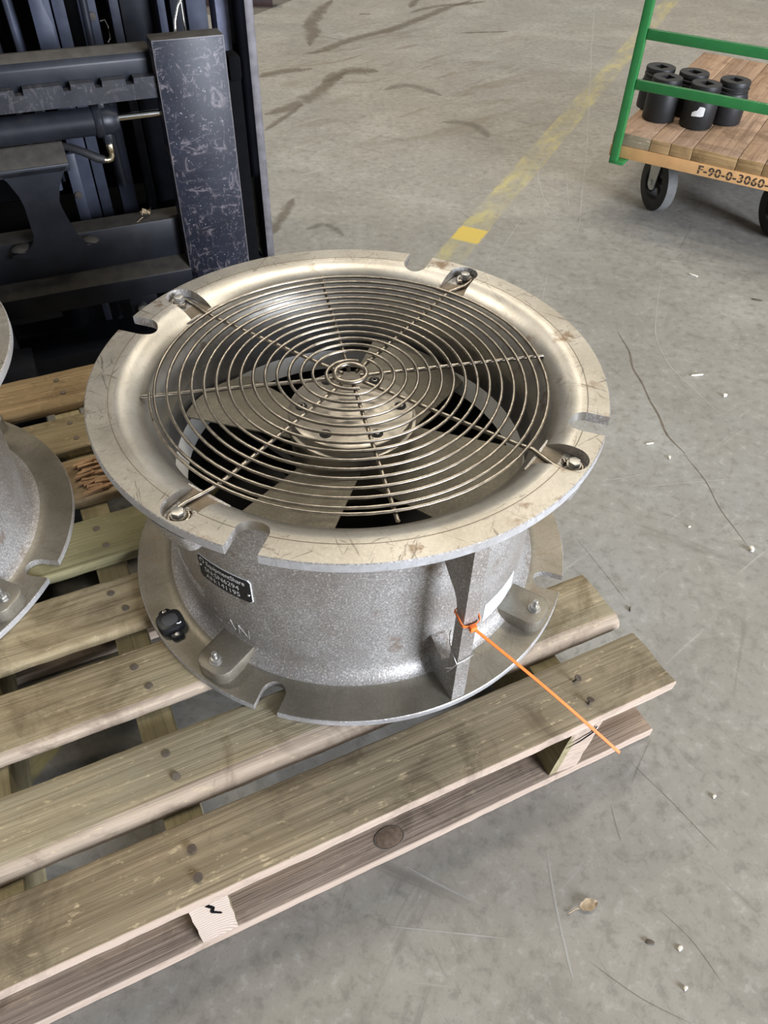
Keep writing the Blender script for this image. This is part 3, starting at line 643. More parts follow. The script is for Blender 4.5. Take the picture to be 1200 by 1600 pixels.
for a in HOOK:
    m = MB(); M_ = T(*pol(0.339, a, 0.0040)) @ RZ(R(a*3))
    m.lathe([(0.0, 0.5025), (0.0092, 0.5025), (0.0092, 0.5052), (0.0, 0.5052)], 24, 0, M_)
    m.prism(hexprof(0.0080, 0), 0.5052, 0.5112, 'z', 0.0006, 0, M_)
    m.lathe([(0.0042, 0.4970), (0.0042, 0.5035)], 10, 0, M_)
    m.build('guard_bolt', STEEL, fan, True, 30, SH)
# hub, blades, motor
hb = MB(); hb.lathe([(0.0, 0.452), (0.030, 0.4524), (0.086, 0.452), (0.0915, 0.4495), (0.092, 0.447), (0.092, 0.436), (0.0925, 0.4345), (0.0965, 0.4335), (0.0970, 0.429), (0.093, 0.424), (0.088, 0.34), (0.0, 0.34)], 96)
hub = hb.build('hub', HUBM, fan, True, 30, SH)
for k in range(6):
    a = -120+60*k; m = MB(); c = pol(0.0725, a, 0)
    m.lathe([(0.0088, 0.4527), (0.0084, 0.4538), (0.0066, 0.4538), (0.0060, 0.4526)], 18, 0, T(*c))
    m.prism(hexprof(0.0050, 0), 0.4525, 0.4552, 'z', 0.0006, 1, T(*c) @ RZ(R(a)))
    m.lathe([(0.0, 0.4556), (0.0028, 0.4553)], 10, 2, T(*c))
    m.build('hub_bolt', [DARKMETAL_AND_SHADE, STEEL, FK_VOID], hub, True, 30, SH)
mo = MB(); mo.lathe([(0.0, 0.338), (0.078, 0.338), (0.082, 0.330), (0.082, 0.215), (0.07, 0.200), (0.0, 0.200)], 48)
for k in range(4): mo.box(0.07, 0.266, -0.006, 0.006, 0.215, 0.255, 0, 0, RZ(R(45+90*k)))
mo.build('motor', DARKMETAL_AND_SHADE, fan, True, 35, SH)
sp_ = MB(); sp_.lathe([(0.06, 0.1735), (0.268, 0.1735), (0.268, 0.1770), (0.06, 0.1770)], 64, closed=True); sp_.build('bore_dark_ring', DARKMETAL_AND_SHADE, fan, True, 35, SH)  # added dark ring that blacks out the bottom of the bore
# frame lettering grille slot seen through the guard
for off in (0, 90, 180, 270):
    nu, nv = 10, 12; top = []; 
    rb_, rt_ = (0.088, 0.082), (0.2605, 0.2605)
    def bp(u, v):
        a0 = 10-78*v; a1 = -9.5-38.5*v
        p = pol(0.086, a0, 0).lerp(pol(0.2590, a1, 0), u)
        rad = 0.086+(0.2590-0.086)*u
        if u > 0.85: # round the tip to the bore
            f = (u-0.85)/0.15; p = p.lerp(p.normalized()*rad, f)
        z = (0.4035-0.042*v)*(1-u)+(0.402-0.034*v)*u + 0.006*math.sin(math.pi*v)
        return Vector((p.x, p.y, z))
    vs = []; fs = []
    for k in range(2):
        for iu in range(nu+1):
            for iv in range(nv+1):
                v = bp(iu/nu, iv/nv); e = 0.003 if 0 < iv < nv else 0.0012
                v.z += e if k == 0 else -e; vs.append(v)
    N_ = (nu+1)*(nv+1); g = lambda k, a, b: k*N_+a*(nv+1)+b
    for a in range(nu):
        for b in range(nv):
            fs.append((g(0, a, b), g(0, a, b+1), g(0, a+1, b+1), g(0, a+1, b))); fs.append((g(1, a, b), g(1, a+1, b), g(1, a+1, b+1), g(1, a, b+1)))
    for a in range(nu):
        for b in (0, nv): fs.append((g(0, a, b), g(0, a+1, b), g(1, a+1, b), g(1, a, b)))
    for b in range(nv):
        for a in (0, nu): fs.append((g(0, a, b), g(1, a, b), g(1, a, b+1), g(0, a, b+1)))
    m = MB(); m.add(vs, fs, 0, RZ(R(off))); m.build('blade', BLADE, fan, True, 45, SH)
# studs with nuts on the foot pads
for d in PADA:
    m = MB(); c = pol(0.336, d, 0); z0 = ZB+0.024; M_ = T(c.x, c.y, 0) @ RZ(R(d+13))
    m.lathe([(0.0, z0), (0.0098, z0), (0.0098, z0+0.0015), (0.0, z0+0.0015)], 20, 0, M_)
    m.prism(hexprof(0.0080, 0), z0+0.0015, z0+0.0080, 'z', 0.0008, 0, M_)
    m.lathe([(0.0040, z0+0.005), (0.0040, z0+0.0190), (0.0030, z0+0.0200), (0.0, z0+0.0200)], 12, 0, M_)
    m.build('stud_nut', STEEL, fan, True, 30, SH)
# curved name plate with lettering
def curved_patch(name, r, a0, a1, z0f, z1f, th, mat, rc=0.0, parent=fan, n=24):
    vs = []; fs = []
    for i in range(n+1):
        f = i/n; a = a0+(a1-a0)*f; e = min(f, 1-f)*abs(a1-a0)*math.pi/180*r
        ins = 0.0 if e >= rc else rc-math.sqrt(max(0, rc*rc-(rc-e)**2))
        zl, zh = z0f(f)+ins, z1f(f)-ins
        for rr in (r, r+th): vs += [pol(rr, a, zl), pol(rr, a, zh)]
    for i in range(n):
        b = i*4; c = b+4
        fs += [(b+2, c+2, c+3, b+3), (b, b+1, c+1, c), (b+1, b+3, c+3, c+1), (b, c, c+2, b+2)]
    fs += [(0, 2, 3, 1), (n*4, n*4+1, n*4+3, n*4+2)]
    return mk(name, vs, fs, mat, parent, False, None, None, SH)
PLA0, PLA1 = -138.0, -118.3
pz0 = lambda f: 0.3060+0.0085*f; pz1 = lambda f: 0.3520+0.0085*f
edge = curved_patch('name_plate', 0.2870, PLA0-0.15, PLA1+0.22, lambda f: pz0(f)-0.0004, lambda f: pz1(f)+0.0006, 0.0010, WHITE, 0.004)
pl = curved_patch('plate_face', 0.2876, PLA0, PLA1, pz0, pz1, 0.0008, PLATE, 0.004, edge)
def text_mesh(txt, size, bold=0.0, extr=0.0, spacing=1.0):
    cu = bpy.data.curves.new('t', 'FONT'); cu.body = txt; cu.size = size; cu.offset = bold; cu.extrude = extr; cu.space_character = spacing
    o = bpy.data.objects.new('t', cu); C.objects.link(o)
    dg = bpy.context.evaluated_depsgraph_get(); me = bpy.data.meshes.new_from_object(o.evaluated_get(dg))
    vs = [v.co.copy() for v in me.vertices]; fs = [tuple(p.vertices) for p in me.polygons]
    bpy.data.objects.remove(o); return vs, fs
def curved_text(name, txt, size, width, a_start, r, zf, mat, parent, bold=0.0, extr=0.0):
    vs, fs = text_mesh(txt, size, bold, extr)
    x0 = min(v.x for v in vs); x1 = max(v.x for v in vs); s_ = width/(x1-x0) if width else 1
    out = []
    for v in vs:
        d = (v.x-x0)*s_; a = a_start+math.degrees(d/r)
        out.append(pol(r+0.0002+v.z, a, zf(a)+v.y))
    return mk(name, out, fs, mat, parent, False, None, None, SH)
slope = lambda z: (lambda a: z+0.0085*(a-PLA0)/(PLA1-PLA0))
rT = 0.2885
curved_text('lettering', 'EquipmentShare', 0.0125, 0.071, PLA0+3.9, rT, slope(0.3395), WHITE, edge, 0.00012)
curved_text('lettering', 'SN:SN6294', 0.0135, 0.066, PLA0+2.7, rT, slope(0.3245), WHITE, edge, 0.0)
curved_text('lettering', 'AN:141195', 0.0135, 0.066, PLA0+2.7, rT, slope(0.3110), WHITE, edge, 0.0)
lg = MB()
cA = PLA0+2.0; lz = slope(0.3395)(cA)+0.0048
ring = []
for q in range(0, 361, 15):
    aa = R(q); ring.append((0.0052*math.cos(aa), 0.0052*math.sin(aa)))
for q in range(24):
    if 16 <= q <= 18: continue
    for (ra, rb2) in ((1.0, 0.66),):
        p = []
        for (x, y), k in ((ring[q], 1.0), (ring[q+1], 1.0), (ring[q+1], 0.64), (ring[q], 0.64)):
            p.append(pol(rT+0.0002, cA+math.degrees(x*k/rT), lz+y*k))
        lg.add(p, [(0, 1, 2, 3)])
lg.build('emblem', WHITE, edge, False, None, SH)
for a, zz in ((PLA0+0.9, 0.332), (PLA1-0.9, 0.3300)):
    m = MB(); m.lathe([(0.0024, 0.0), (0.0020, 0.0010), (0.0, 0.0014)], 12, 0, T(*pol(0.2884, a, zz)) @ RZ(R(a)) @ Matrix.Rotation(R(90), 4, 'Y'))
    m.build('rivet', STEEL, edge, True, 50, SH)
# raised cast letters
for ch, a, zz, sz in (('Z', -136.0, 0.218, 0.034), ('A', -130.2, 0.221, 0.030), ('N', -125.6, 0.217, 0.034)):
    curved_text('cast_letter', ch, sz, None, a, 0.2865, (lambda z: (lambda aa: z))(zz), ALU_C, fan, -0.0012, 0.0012)
for z in (0.262, 0.250):
    m = MB(); m.tube([pol(0.2868, a, z-0.0006*(a+150)) for a in range(-158, -138, 2)], 0.0016, 6); m.build('cast_line', ALU_C, fan, True, 50, SH)
# paper label right of the rib
st = curved_patch('paper_label', 0.2872, -47.5, -30.5, lambda f: 0.206+0.0*f, lambda f: 0.2465, 0.0006, STICK, 0.0, fan)
for k in range(6):
    curved_patch('printed_line', 0.2879, -44.5, -32.0, (lambda z: (lambda f: z))(0.211+0.0055*k), (lambda z: (lambda f: z))(0.2120+0.0055*k), 0.0002, BLUEINK, 0, st)

# ------------------------------------------------------------------ second fan (copy with parts and sub-parts)
SKIP = {'name_plate', 'paper_label'}
def copy_tree(o, parent=None):
    c = o.copy(); C.objects.link(c); c.parent = parent
    for ch in list(o.children):
        if ch.name.split('.')[0] in SKIP: continue
        copy_tree(ch, c)
    return c
fan2 = copy_tree(fan)
fan2.location = (-0.842, -0.010, ZD+0.0006); fan2.rotation_euler = (0, 0, R(9.5))
fan2['label'] = 'second cast aluminium fan housing cut off at left edge of picture'
# ------------------------------------------------------------------ cable tie, wire, tracker
er = pol(1, RIBA, 0); et = Vector((-er.y, er.x, 0))
def rp(r, t, z): return er*r+et*t+Vector((0, 0, z))
def strap(mb, pts, wd, th, wdir, closed=False):
    """flat strap: width along wdir, thickness across"""
    pts = [Vector(p) for p in pts]; n = len(pts); vs = []; fs = []
    for i, p in enumerate(pts):
        t = (pts[(i+1) % n]-pts[i-1]) if closed else (pts[min(i+1, n-1)]-pts[max(i-1, 0)])
        t.normalize(); wv = (Vector(wdir)-t*t.dot(Vector(wdir))).normalized(); b = t.cross(wv)
        for a, c in ((-1, -1), (1, -1), (1, 1), (-1, 1)): vs.append(p+wv*a*wd/2+b*c*th/2)
    for i in range(n if closed else n-1):
        j = (i+1) % n
        for k in range(4): fs.append((i*4+k, j*4+k, j*4+(k+1) % 4, i*4+(k+1) % 4))
    if not closed: fs += [(0, 1, 2, 3), ((n-1)*4+3, (n-1)*4+2, (n-1)*4+1, (n-1)*4)]
    mb.add(vs, fs)
tie = thing('cable_tie', 'orange plastic cable tie looped round the upright rib of the central fan', 'cable tie', rp(0.3605, 0, 0.357))
off = -Vector(tie.location)
m = MB()
loop = [(0.3598, 0.000, 0.3570), (0.3596, -0.008, 0.3585), (0.3585, -0.0125, 0.3615), (0.354, -0.0138, 0.3650), (0.345, -0.0138, 0.3690), (0.338, -0.0132, 0.3700), (0.3352, -0.009, 0.3690), (0.3350, 0.0, 0.3670), (0.3352, 0.009, 0.3670), (0.338, 0.0132, 0.3680), (0.346, 0.0138, 0.3670), (0.354, 0.0138, 0.3640), (0.3585, 0.0125, 0.3605), (0.3596, 0.008, 0.3578)]
L = [rp(*q) for q in loop]; LL = []
for i in range(len(L)):
    for q in range(3): LL.append(L[i].lerp(L[(i+1) % len(L)], q/3))
strap(m, LL, 0.0050, 0.0013, (er.x*0.35, er.y*0.35, 1), True)
m.build('loop', ORANGE, tie, False, None, off)
hd = rp(0.3625, 0.0, 0.3565); end = Vector((0.3330, -0.4500, 0.2500)); d_ = (end-hd).normalized()
m = MB(); tp = []
for i in range(17):
    f = i/16; tp.append(hd.lerp(end, f)+Vector((0, 0, 0.004*math.sin(math.pi*f))))
strap(m, tp, 0.0038, 0.0014, et)
m.build('tail', ORANGE, tie, False, None, off)
m = MB(); q = Matrix((et, er, Vector((0, 0, 1)))).transposed().to_4x4(); q.translation = hd
m.box(-0.0048, 0.0048, -0.0028, 0.0042, -0.0045, 0.0045, 0.001, 0, q); m.build('lock_head', ORANGE, tie, True, 35, off)
wt = MB()
wp = [(0.3585, -0.0125, 0.277), (0.3592, 0.0, 0.2795), (0.3590, 0.0122, 0.283), (0.350, 0.0135, 0.286), (0.337, 0.0130, 0.291), (0.3355, 0.0, 0.2905), (0.336, -0.0122, 0.295), (0.348, -0.0133, 0.285)]
wt.tube([rp(*q) for q in wp], 0.0007, 5, True)
wt.tube([rp(0.3585, -0.0125, 0.277), rp(0.358, -0.020, 0.272), rp(0.356, -0.028, 0.274)], 0.0006, 5)
wt.tube([rp(0.3585, -0.0125, 0.2765), rp(0.357, -0.019, 0.267), rp(0.356, -0.025, 0.263)], 0.0006, 5)
wt.tube([rp(0.336, -0.0122, 0.295), rp(0.334, -0.013, 0.315), rp(0.337, -0.014, 0.327)], 0.0006, 5)
tag(wt.build('wire_twist', STEEL, None), 'thin pale wire twisted round the rib below the orange cable tie', 'wire')
# tracker puck on the lower flange
c0 = Vector((-0.2790, -0.1905, ZB)); ax = Vector((0.0283, -0.0450, 0)).normalized(); ang = math.atan2(ax.y, ax.x)
trk = thing('tracking_beacon', 'small black plastic beacon with grey button screwed to lower fan flange', 'beacon', c0, ang)
def oval(l, w_, n=28, p=3.2):
    return [(l*math.copysign(abs(math.cos(2*math.pi*i/n))**(2/p), math.cos(2*math.pi*i/n)), w_*math.copysign(abs(math.sin(2*math.pi*i/n))**(2/p), math.sin(2*math.pi*i/n))) for i in range(n)]
m = MB(); m.prism(oval(0.0185, 0.0200), 0.0012, 0.0170, 'z', 0.003); m.build('housing', BLACKPL, trk, True, 40)
m = MB(); m.prism([(-0.030, -0.0055), (-0.0265, -0.0095), (0.0265, -0.0095), (0.030, -0.0055), (0.030, 0.0055), (0.0265, 0.0095), (-0.0265, 0.0095), (-0.030, 0.0055)], 0.0012, 0.0085, 'z', 0.0016); m.build('mounting_ear', BLACKPL, trk, True, 40)
m = MB(); m.prism(oval(0.0105, 0.0120, 24, 3), 0.0165, 0.0178, 'z', 0.0005); m.build('button', GREYPL, trk, True, 40)
for x in (-0.0245, 0.0245):
    m = MB(); m.lathe([(0.0036, 0.0082), (0.0034, 0.0094), (0.0018, 0.0096), (0.0012, 0.0088), (0.0, 0.0088)], 14, 0, T(x, 0, 0)); m.build('screw', STEEL, trk, True, 40)
m = MB(); m.tube([(0.0125, 0.0060, 0.0173), (0.0140, 0.0095, 0.0173), (0.0130, 0.0125, 0.0172)], 0.0011, 6); m.build('status_mark', WHITE, trk)

# ------------------------------------------------------------------ forklift
FA = R(21.5); e3 = Vector((-math.sin(FA), math.cos(FA), 0))
fk = thing('forklift', 'black forklift with scratched carriage post and mast rails behind the pallet', 'forklift', e3*1.0, FA)
def px_(poly, x0, x1, mb, bev=0.0, mi=0):   # profile in (y,z) extruded along x
    mb.prism([(a, b) for a, b in poly], x0, x1, 'y', bev, mi, Matrix(((0, 1, 0, 0), (1, 0, 0, 0), (0, 0, 1, 0), (0, 0, 0, 1))))
m = MB(); m.box(-0.0475, 0.1025, -0.050, 0.003, 0.05, 0.705, 0.0022)
for k, f in enumerate(m.f):
    if sum(m.v[q].z for q in f)/len(f) > 0.704: m.m[k] = 1
for k, f in enumerate(m.f):
    if (m.v[f[1]]-m.v[f[0]]).cross(m.v[f[2]]-m.v[f[1]]).length < 0.0025 and m.m[k] == 0: m.m[k] = 2
m.build('carriage_post', [FK_POST, FK_DUST, FK_EDGE], fk, True, 40)
m = MB(); px_([(-0.010, 0.626), (-0.010, 0.664), (-0.004, 0.676), (0.022, 0.687), (0.040, 0.684), (0.045, 0.626)], -0.80, -0.046, m, 0.002)
for k, f in enumerate(m.f):
    if (m.v[f[1]]-m.v[f[0]]).cross(m.v[f[2]]-m.v[f[1]]).normalized().z**2 > 0.6 and sum(m.v[q].z for q in f)/len(f) > 0.67: m.m[k] = 1
m.build('upper_carriage_bar', [FK, FK_DUST], fk, True, 35)
zt, zb, zn = 0.638, 0.597, 0.627
poly = [(-0.80, zb), (-0.80, zt)]
for a, b in ((-0.62, -0.602), (-0.46, -0.442), (-0.328, -0.310), (-0.236, -0.219), (-0.173, -0.157), (-0.111, -0.093)): poly += [(a, zt), (a+0.001, zn), (b-0.001, zn), (b, zt)]
poly += [(-0.048, zt), (-0.048, zb)]
m = MB(); m.prism(poly, -0.036, -0.012, 'y', 0.0); m.build('notched_rail', FK_WORN, fk, True, 35)
m = MB(); M_ = T(-0.80, -0.020, 0.5605) @ Matrix.Rotation(R(90), 4, 'Y')
m.lathe([(0.0, 0.0), (0.027, 0.0), (0.0275, 0.60), (0.0285, 0.612), (0.0285, 0.618), (0.027, 0.622)], 32, 0, M_); m.build('side_shift_cylinder', FK, fk, True, 35)
m = MB(); M_ = T(-0.19, -0.020, 0.560) @ Matrix.Rotation(R(90), 4, 'Y')
m.lathe([(0.0, 0.0), (0.030, 0.0), (0.0325, 0.004), (0.0325, 0.014), (0.029, 0.018), (0.029, 0.034), (0.024, 0.042), (0.022, 0.05), (0.0, 0.05)], 28, 0, M_)
m.box(-0.178, -0.160, -0.036, -0.006, 0.515, 0.545, 0.003); m.box(-0.176, -0.162, -0.030, -0.010, 0.583, 0.599, 0.003); m.build('cylinder_head', FK, fk, True, 35)
m = MB(); m.tube([(-0.145, -0.020, 0.562), (-0.046, -0.020, 0.562)], 0.0075, 18); m.build('piston_rod', CHROME, fk)
m = MB(); m.prism(hexprof(0.0082, 0), 0.499, 0.517, 'z', 0.0006, 0, T(-0.169, -0.032, 0))
m.tube([(-0.169, -0.032, 0.502), (-0.169, -0.032, 0.492), (-0.172, -0.032, 0.486), (-0.180, -0.032, 0.484), (-0.189, -0.032, 0.486)], 0.0062, 10); m.build('elbow_fitting', BRASS, fk, True, 40)
m = MB(); m.tube([(-0.186, -0.032, 0.4855), (-0.200, -0.030, 0.490), (-0.222, -0.024, 0.502), (-0.25, -0.01, 0.512), (-0.30, 0.02, 0.515)], [0.0085, 0.0095, 0.0088, 0.0082, 0.008], 12); m.build('hydraulic_hose', RUBBER, fk, True, 50)
m = MB(); px_([(-0.047, 0.478), (-0.047, 0.4935), (-0.004, 0.5215), (0.002, 0.5235), (0.002, 0.485)], -0.75, -0.262, m, 0.0015)
for k, f in enumerate(m.f):
    nn = (m.v[f[1]]-m.v[f[0]]).cross(m.v[f[2]]-m.v[f[1]]).normalized()
    if abs(nn.z) > 0.5 and sum(m.v[q].z for q in f)/len(f) > 0.495: m.m[k] = 1
m.build('bracket_cap', [FK, FK_DUST], fk, True, 35)
poly = [(-0.55, 0.488), (-0.405, 0.488), (-0.392, 0.473), (-0.378, 0.440), (-0.374, 0.418), (-0.374, 0.352), (-0.380, 0.335), (-0.395, 0.322), (-0.430, 0.314), (-0.430, 0.307), (-0.40, 0.304), (-0.30, 0.300), (-0.252, 0.306), (-0.250, 0.312), (-0.270, 0.318), (-0.284, 0.338), (-0.2985, 0.395), (-0.301, 0.418), (-0.292, 0.450), (-0.281, 0.470), (-0.268, 0.488)]
poly = [(x, z) for x, z in poly if x > -0.5] 
m = MB(); m.prism(poly, -0.047, -0.036, 'y', 0.0); m.build('hook_bracket', FK, fk, True, 35)
for a, b, nm in ((-0.265, 0.312, 'weld_foot'), (-0.405, 0.318, 'weld_foot')):
    m = MB(); m.lathe([(0.0, 0.012), (0.012, 0.010), (0.018, 0.004), (0.020, 0.0)], 16, 0, T(a, -0.028, b) @ Matrix.Diagonal((1.3, 1, 0.9, 1))); m.build(nm, FK_DUST, fk)
def topped(name, x0, x1, y0, y1, z0, z1, b=0.0018):
    m = MB(); m.box(x0, x1, y0, y1, z0, z1, b)
    for k, f in enumerate(m.f):
        if sum(m.v[q].z for q in f)/len(f) > z1-b*0.6: m.m[k] = 1
    return m.build(name, [FK, FK_DUST], fk, True, 40)
topped('lower_carriage_bar', -0.80, -0.030, -0.015, 0.05, 0.236, 0.3275)
m = MB(); px_([(-0.050, 0.163), (-0.050, 0.212), (-0.046, 0.2155), (-0.010, 0.2355), (0.01, 0.2355), (0.01, 0.163)], -0.80, -0.030, m, 0.0015)
for k, f in enumerate(m.f):
    nn = (m.v[f[1]]-m.v[f[0]]).cross(m.v[f[2]]-m.v[f[1]]).normalized()
    if abs(nn.z) > 0.5 and sum(m.v[q].z for q in f)/len(f) > 0.2: m.m[k] = 1
m.box(-0.80, -0.366, -0.048, -0.02, 0.148, 0.165, 0.0015)
m.build('lower_fork_plate', [FK, FK_DUST], fk, True, 35)
m = MB(); m.box(-0.205, -0.135, -0.012, 0.0, 0.085, 0.165, 0.002); m.build('bolt_plate', FK, fk, True, 35)
m = MB(); M_ = T(-0.176, -0.012, 0.112) @ Matrix.Rotation(R(90), 4, 'X')
m.lathe([(0.0145, 0.0), (0.0145, 0.010), (0.0125, 0.013), (0.0, 0.0135)], 20, 0, M_); m.build('hex_bolt', STEEL, fk, True, 35)
m = MB(); m.tube([(-0.335, 0.10, 0.005), (-0.335, 0.10, 0.30)], 0.046, 24); m.build('lift_cylinder', FK, fk)
m = MB(); m.tube([(-0.235, 0.06, 0.02), (-0.230, 0.06, 0.25)], 0.010, 10); m.build('hose_line', FK_BLUE, fk)
m = MB(); m.box(-0.270, -0.252, 0.055, 0.075, 0.01, 0.12, 0.002); m.build('guide_strip', FK_BLUE, fk, True, 35)
m = MB(); m.lathe([(0.0, 0.0), (0.06, 0.0), (0.065, 0.01), (0.065, 0.05), (0.06, 0.06), (0.0, 0.06)], 32, 0, T(-0.545, 0.02, 0.075) @ Matrix.Rotation(R(90), 4, 'Y')); m.build('load_roller', FK_BLUE, fk, True, 35)
m = MB(); m.box(-0.80, 0.16, -0.075, 0.19, 0.004, 0.058, 0.004); m.build('lower_frame_bar', FK, fk, True, 35)
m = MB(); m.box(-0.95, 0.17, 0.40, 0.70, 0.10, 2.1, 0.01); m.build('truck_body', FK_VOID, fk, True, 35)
m = MB(); px_([(-0.50, 0.068), (-0.50, 0.074), (-0.10, 0.088), (-0.05, 0.088), (-0.05, 0.045), (-0.30, 0.050)], -0.600, -0.458, m, 0.002); m.build('fork_tine', FK, fk, True, 35)
# mast rails and hoses
def rail(name, x0, x1, y0, y1, z0, z1, mat, b=0.002):
    m = MB(); m.box(x0, x1, y0, y1, z0, z1, b); return m.build(name, mat, fk, True, 35)
m = MB(); m.prism([(0.10, 0.135), (0.10, 2.1), (0.25, 2.1), (0.25, 0.10), (0.135, 0.10), (0.108, 0.112)], 0.192, 0.212, 'y', 0.0015, 0, Matrix(((0, 1, 0, 0), (1, 0, 0, 0), (0, 0, 1, 0), (0, 0, 0, 1))))
for k, f in enumerate(m.f):
    if sum(m.v[q].y for q in f)/len(f) < 0.135: m.m[k] = 1
m.build('outer_mast_rail', [FK, FK_EDGE], fk, True, 35)
rail('dark_filler_box', -0.95, 0.12, 0.17, 0.39, 0.004, 0.26, FK_VOID, 0.006)  # added black box, darkens the gaps below the lower plate
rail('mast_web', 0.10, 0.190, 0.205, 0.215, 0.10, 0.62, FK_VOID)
rail('mast_foot', 0.118, 0.19, 0.06, 0.20, 0.02, 0.112, FK_BLUE)
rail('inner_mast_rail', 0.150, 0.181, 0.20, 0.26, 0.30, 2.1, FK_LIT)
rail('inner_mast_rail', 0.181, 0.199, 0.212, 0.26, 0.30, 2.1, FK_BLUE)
rail('mast_channel', 0.084, 0.130, 0.20, 0.26, 0.30, 2.1, FK_BLUE)
rail('mast_channel', 0.050, 0.084, 0.212, 0.26, 0.30, 2.1, FK)
rail('mast_channel', 0.020, 0.037, 0.20, 0.25, 0.30, 2.1, FK_BLUE)
rail('mast_panel', -0.055, 0.018, 0.25, 0.27, 0.15, 2.1, FK)
rail('chain_guard', -0.084, -0.064, 0.20, 0.24, 0.20, 2.1, FK_BLUE)
rail('mast_panel', -0.150, -0.112, 0.20, 0.23, 0.20, 2.1, FK_BLUE)
rail('mast_channel', -0.202, -0.176, 0.20, 0.26, 0.06, 2.1, FK_BLUE)
rail('mast_channel', -0.246, -0.206, 0.19, 0.25, 0.06, 2.1, FK_BLUE)
rail('tie_strap', -0.262, -0.236, 0.155, 0.17, 0.20, 0.44, FK_BLUE)
m = MB(); m.prism([(-0.249, 0.60), (-0.249, 2.1), (-0.222, 2.1), (-0.222, 0.74), (-0.212, 0.70), (-0.212, 0.60)], 0.150, 0.165, 'y', 0.001); m.build('tie_strap', FK_BLUE, fk, True, 35)
for q, (x, y) in enumerate(((-0.300, 0.19), (-0.335, 0.22), (-0.275, 0.24), (-0.13, 0.16))):
    m = MB(); pts = [(x+0.012*math.sin(z_*3+q), y, z_) for z_ in [0.35+0.06*i for i in range(30)]]
    m.tube(pts, 0.0085, 12); m.build('hydraulic_hose', FK if q % 2 else FK_BLUE, fk)
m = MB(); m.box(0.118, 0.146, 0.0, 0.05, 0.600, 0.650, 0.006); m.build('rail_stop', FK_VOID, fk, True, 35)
m = MB(); m.box(0.104, 0.150, 0.03, 0.05, 0.08, 0.612, 0.002); m.build('dark_recess_plate', FK_VOID, fk, True, 35)  # black plate standing in for the shaded recess beside the post
m = MB(); m.tube([(0.018, 0.03, 0.685), (0.022, 0.035, 0.715), (0.034, 0.04, 0.742), (0.042, 0.042, 0.752)], [0.003, 0.0035, 0.003, 0.0045], 8)
m.tube([(0.042, 0.042, 0.752), (0.042, 0.04, 0.72), (0.042, 0.038, 0.685)], 0.0022, 8); m.build('latch_handle', CHROME, fk, True, 50)
m = MB(); m.tube([(-0.117, 0.13, 0.705), (-0.108, 0.13, 0.707), (-0.104, 0.13, 0.695), (-0.104, 0.13, 0.672), (-0.110, 0.13, 0.665)], 0.0014, 6); m.build('wire_clip', CHROME, fk)
for x, z in ((-0.125, 0.70), (-0.252, 0.345)):
    m = MB(); m.lathe([(0.009, 0.0), (0.008, 0.005), (0.0, 0.006)], 14, 0, T(x, 0.155 if z < 0.5 else 0.20, z) @ Matrix.Rotation(R(90), 4, 'X')); m.build('rail_bolt', FK_DUST, fk)
# crumpled leaf litter on the lower bar
def leafmesh(name, L, W_, seed, crump, mat, loc, rz, label, cat, tilt=0.0, stem=True):
    vs = []; fs = []; n = 14
    for i in range(n+1):
        u = i/n; wd = W_*math.sin(math.pi*min(1, u*0.9+0.06))**0.8*(1+0.25*nz(u*5, seed))
        for k in (-1, -0.5, 0, 0.5, 1):
            y = wd*k; z = 0.004+crump*(0.5+nz(u*4, k*1.5, seed))+abs(k)*crump*0.5
            vs.append((L*(u-0.5), y, max(0.0012, z)))
    N = len(vs); vs += [(x, y, z-0.0005) for x, y, z in vs]
    for i in range(n):
        for k in range(4):
            a = i*5+k; fs.append((a, a+5, a+6, a+1)); fs.append((N+a, N+a+1, N+a+6, N+a+5))
    for i in range(n):
        for k in (0, 4):
            a = i*5+k; fs.append((a, a+5, N+a+5, N+a))
    m = MB(); m.add(vs, fs)
    if stem: m.tube([(-L/2+0.002, 0, 0.004), (-L*0.75, W_*0.1, 0.002), (-L*1.1, -W_*0.15, 0.0016), (-L*1.22, -W_*0.2, 0.0025)], 0.0009, 6)
    o = m.build(name, mat, None, True, 60); o.location = loc; o.rotation_euler = (0, tilt, rz); return tag(o, label, cat)
lp = Matrix.Translation(e3*1.0) @ RZ(FA) @ Vector((-0.118, 0.012, 0.3290))
leafmesh('dry_leaf', 0.030, 0.012, 3.0, 0.012, LEAF, lp, R(60), 'crumpled dry leaf lying on the lower forklift carriage bar', 'leaf', 0.0, True)

# ------------------------------------------------------------------ platform cart
CA = R(-33.6); C0 = Vector((0.8575, 1.6614, 0))
cart = thing('platform_cart', 'platform cart with worn plank deck and green tubular end frame', 'cart', C0, CA)
CZ = 0.27
ub = [0.0, 0.122, 0.186, 0.256, 0.392, 0.470, 0.548, 0.630, 0.70]
for i in range(8):
    m = MB(); z1 = CZ-0.0006*(i % 3); m.box(ub[i]+0.0007, ub[i+1]-0.0007, 0.0, 1.08, 0.2335, z1, 0.0015)
    for k, f in enumerate(m.f):
        if sum(m.v[q].y for q in f)/len(f) < 0.001: m.m[k] = 1
    m.build('plank', [CART_T, W_D0 if i == 0 else CART_E], cart, True, 40)
m = MB(); m.box(0.0, 0.70, -0.004, 0.05, 0.197, 0.2330, 0.0012); tr = m.build('front_trim', CART_R, cart, True, 40)
m = MB(); m.box(0.0, 0.03, 0.052, 1.06, 0.200, 0.2330, 0.001); m.box(0.67, 0.70, 0.052, 1.06, 0.200, 0.2330, 0.001); m.build('side_rail', CART_E, cart, True, 40)
vs, fs = text_mesh('F-90-0-3060-', 0.036, 0.0009, 0.0, 1.12)
x0 = min(v.x for v in vs); x1 = max(v.x for v in vs)
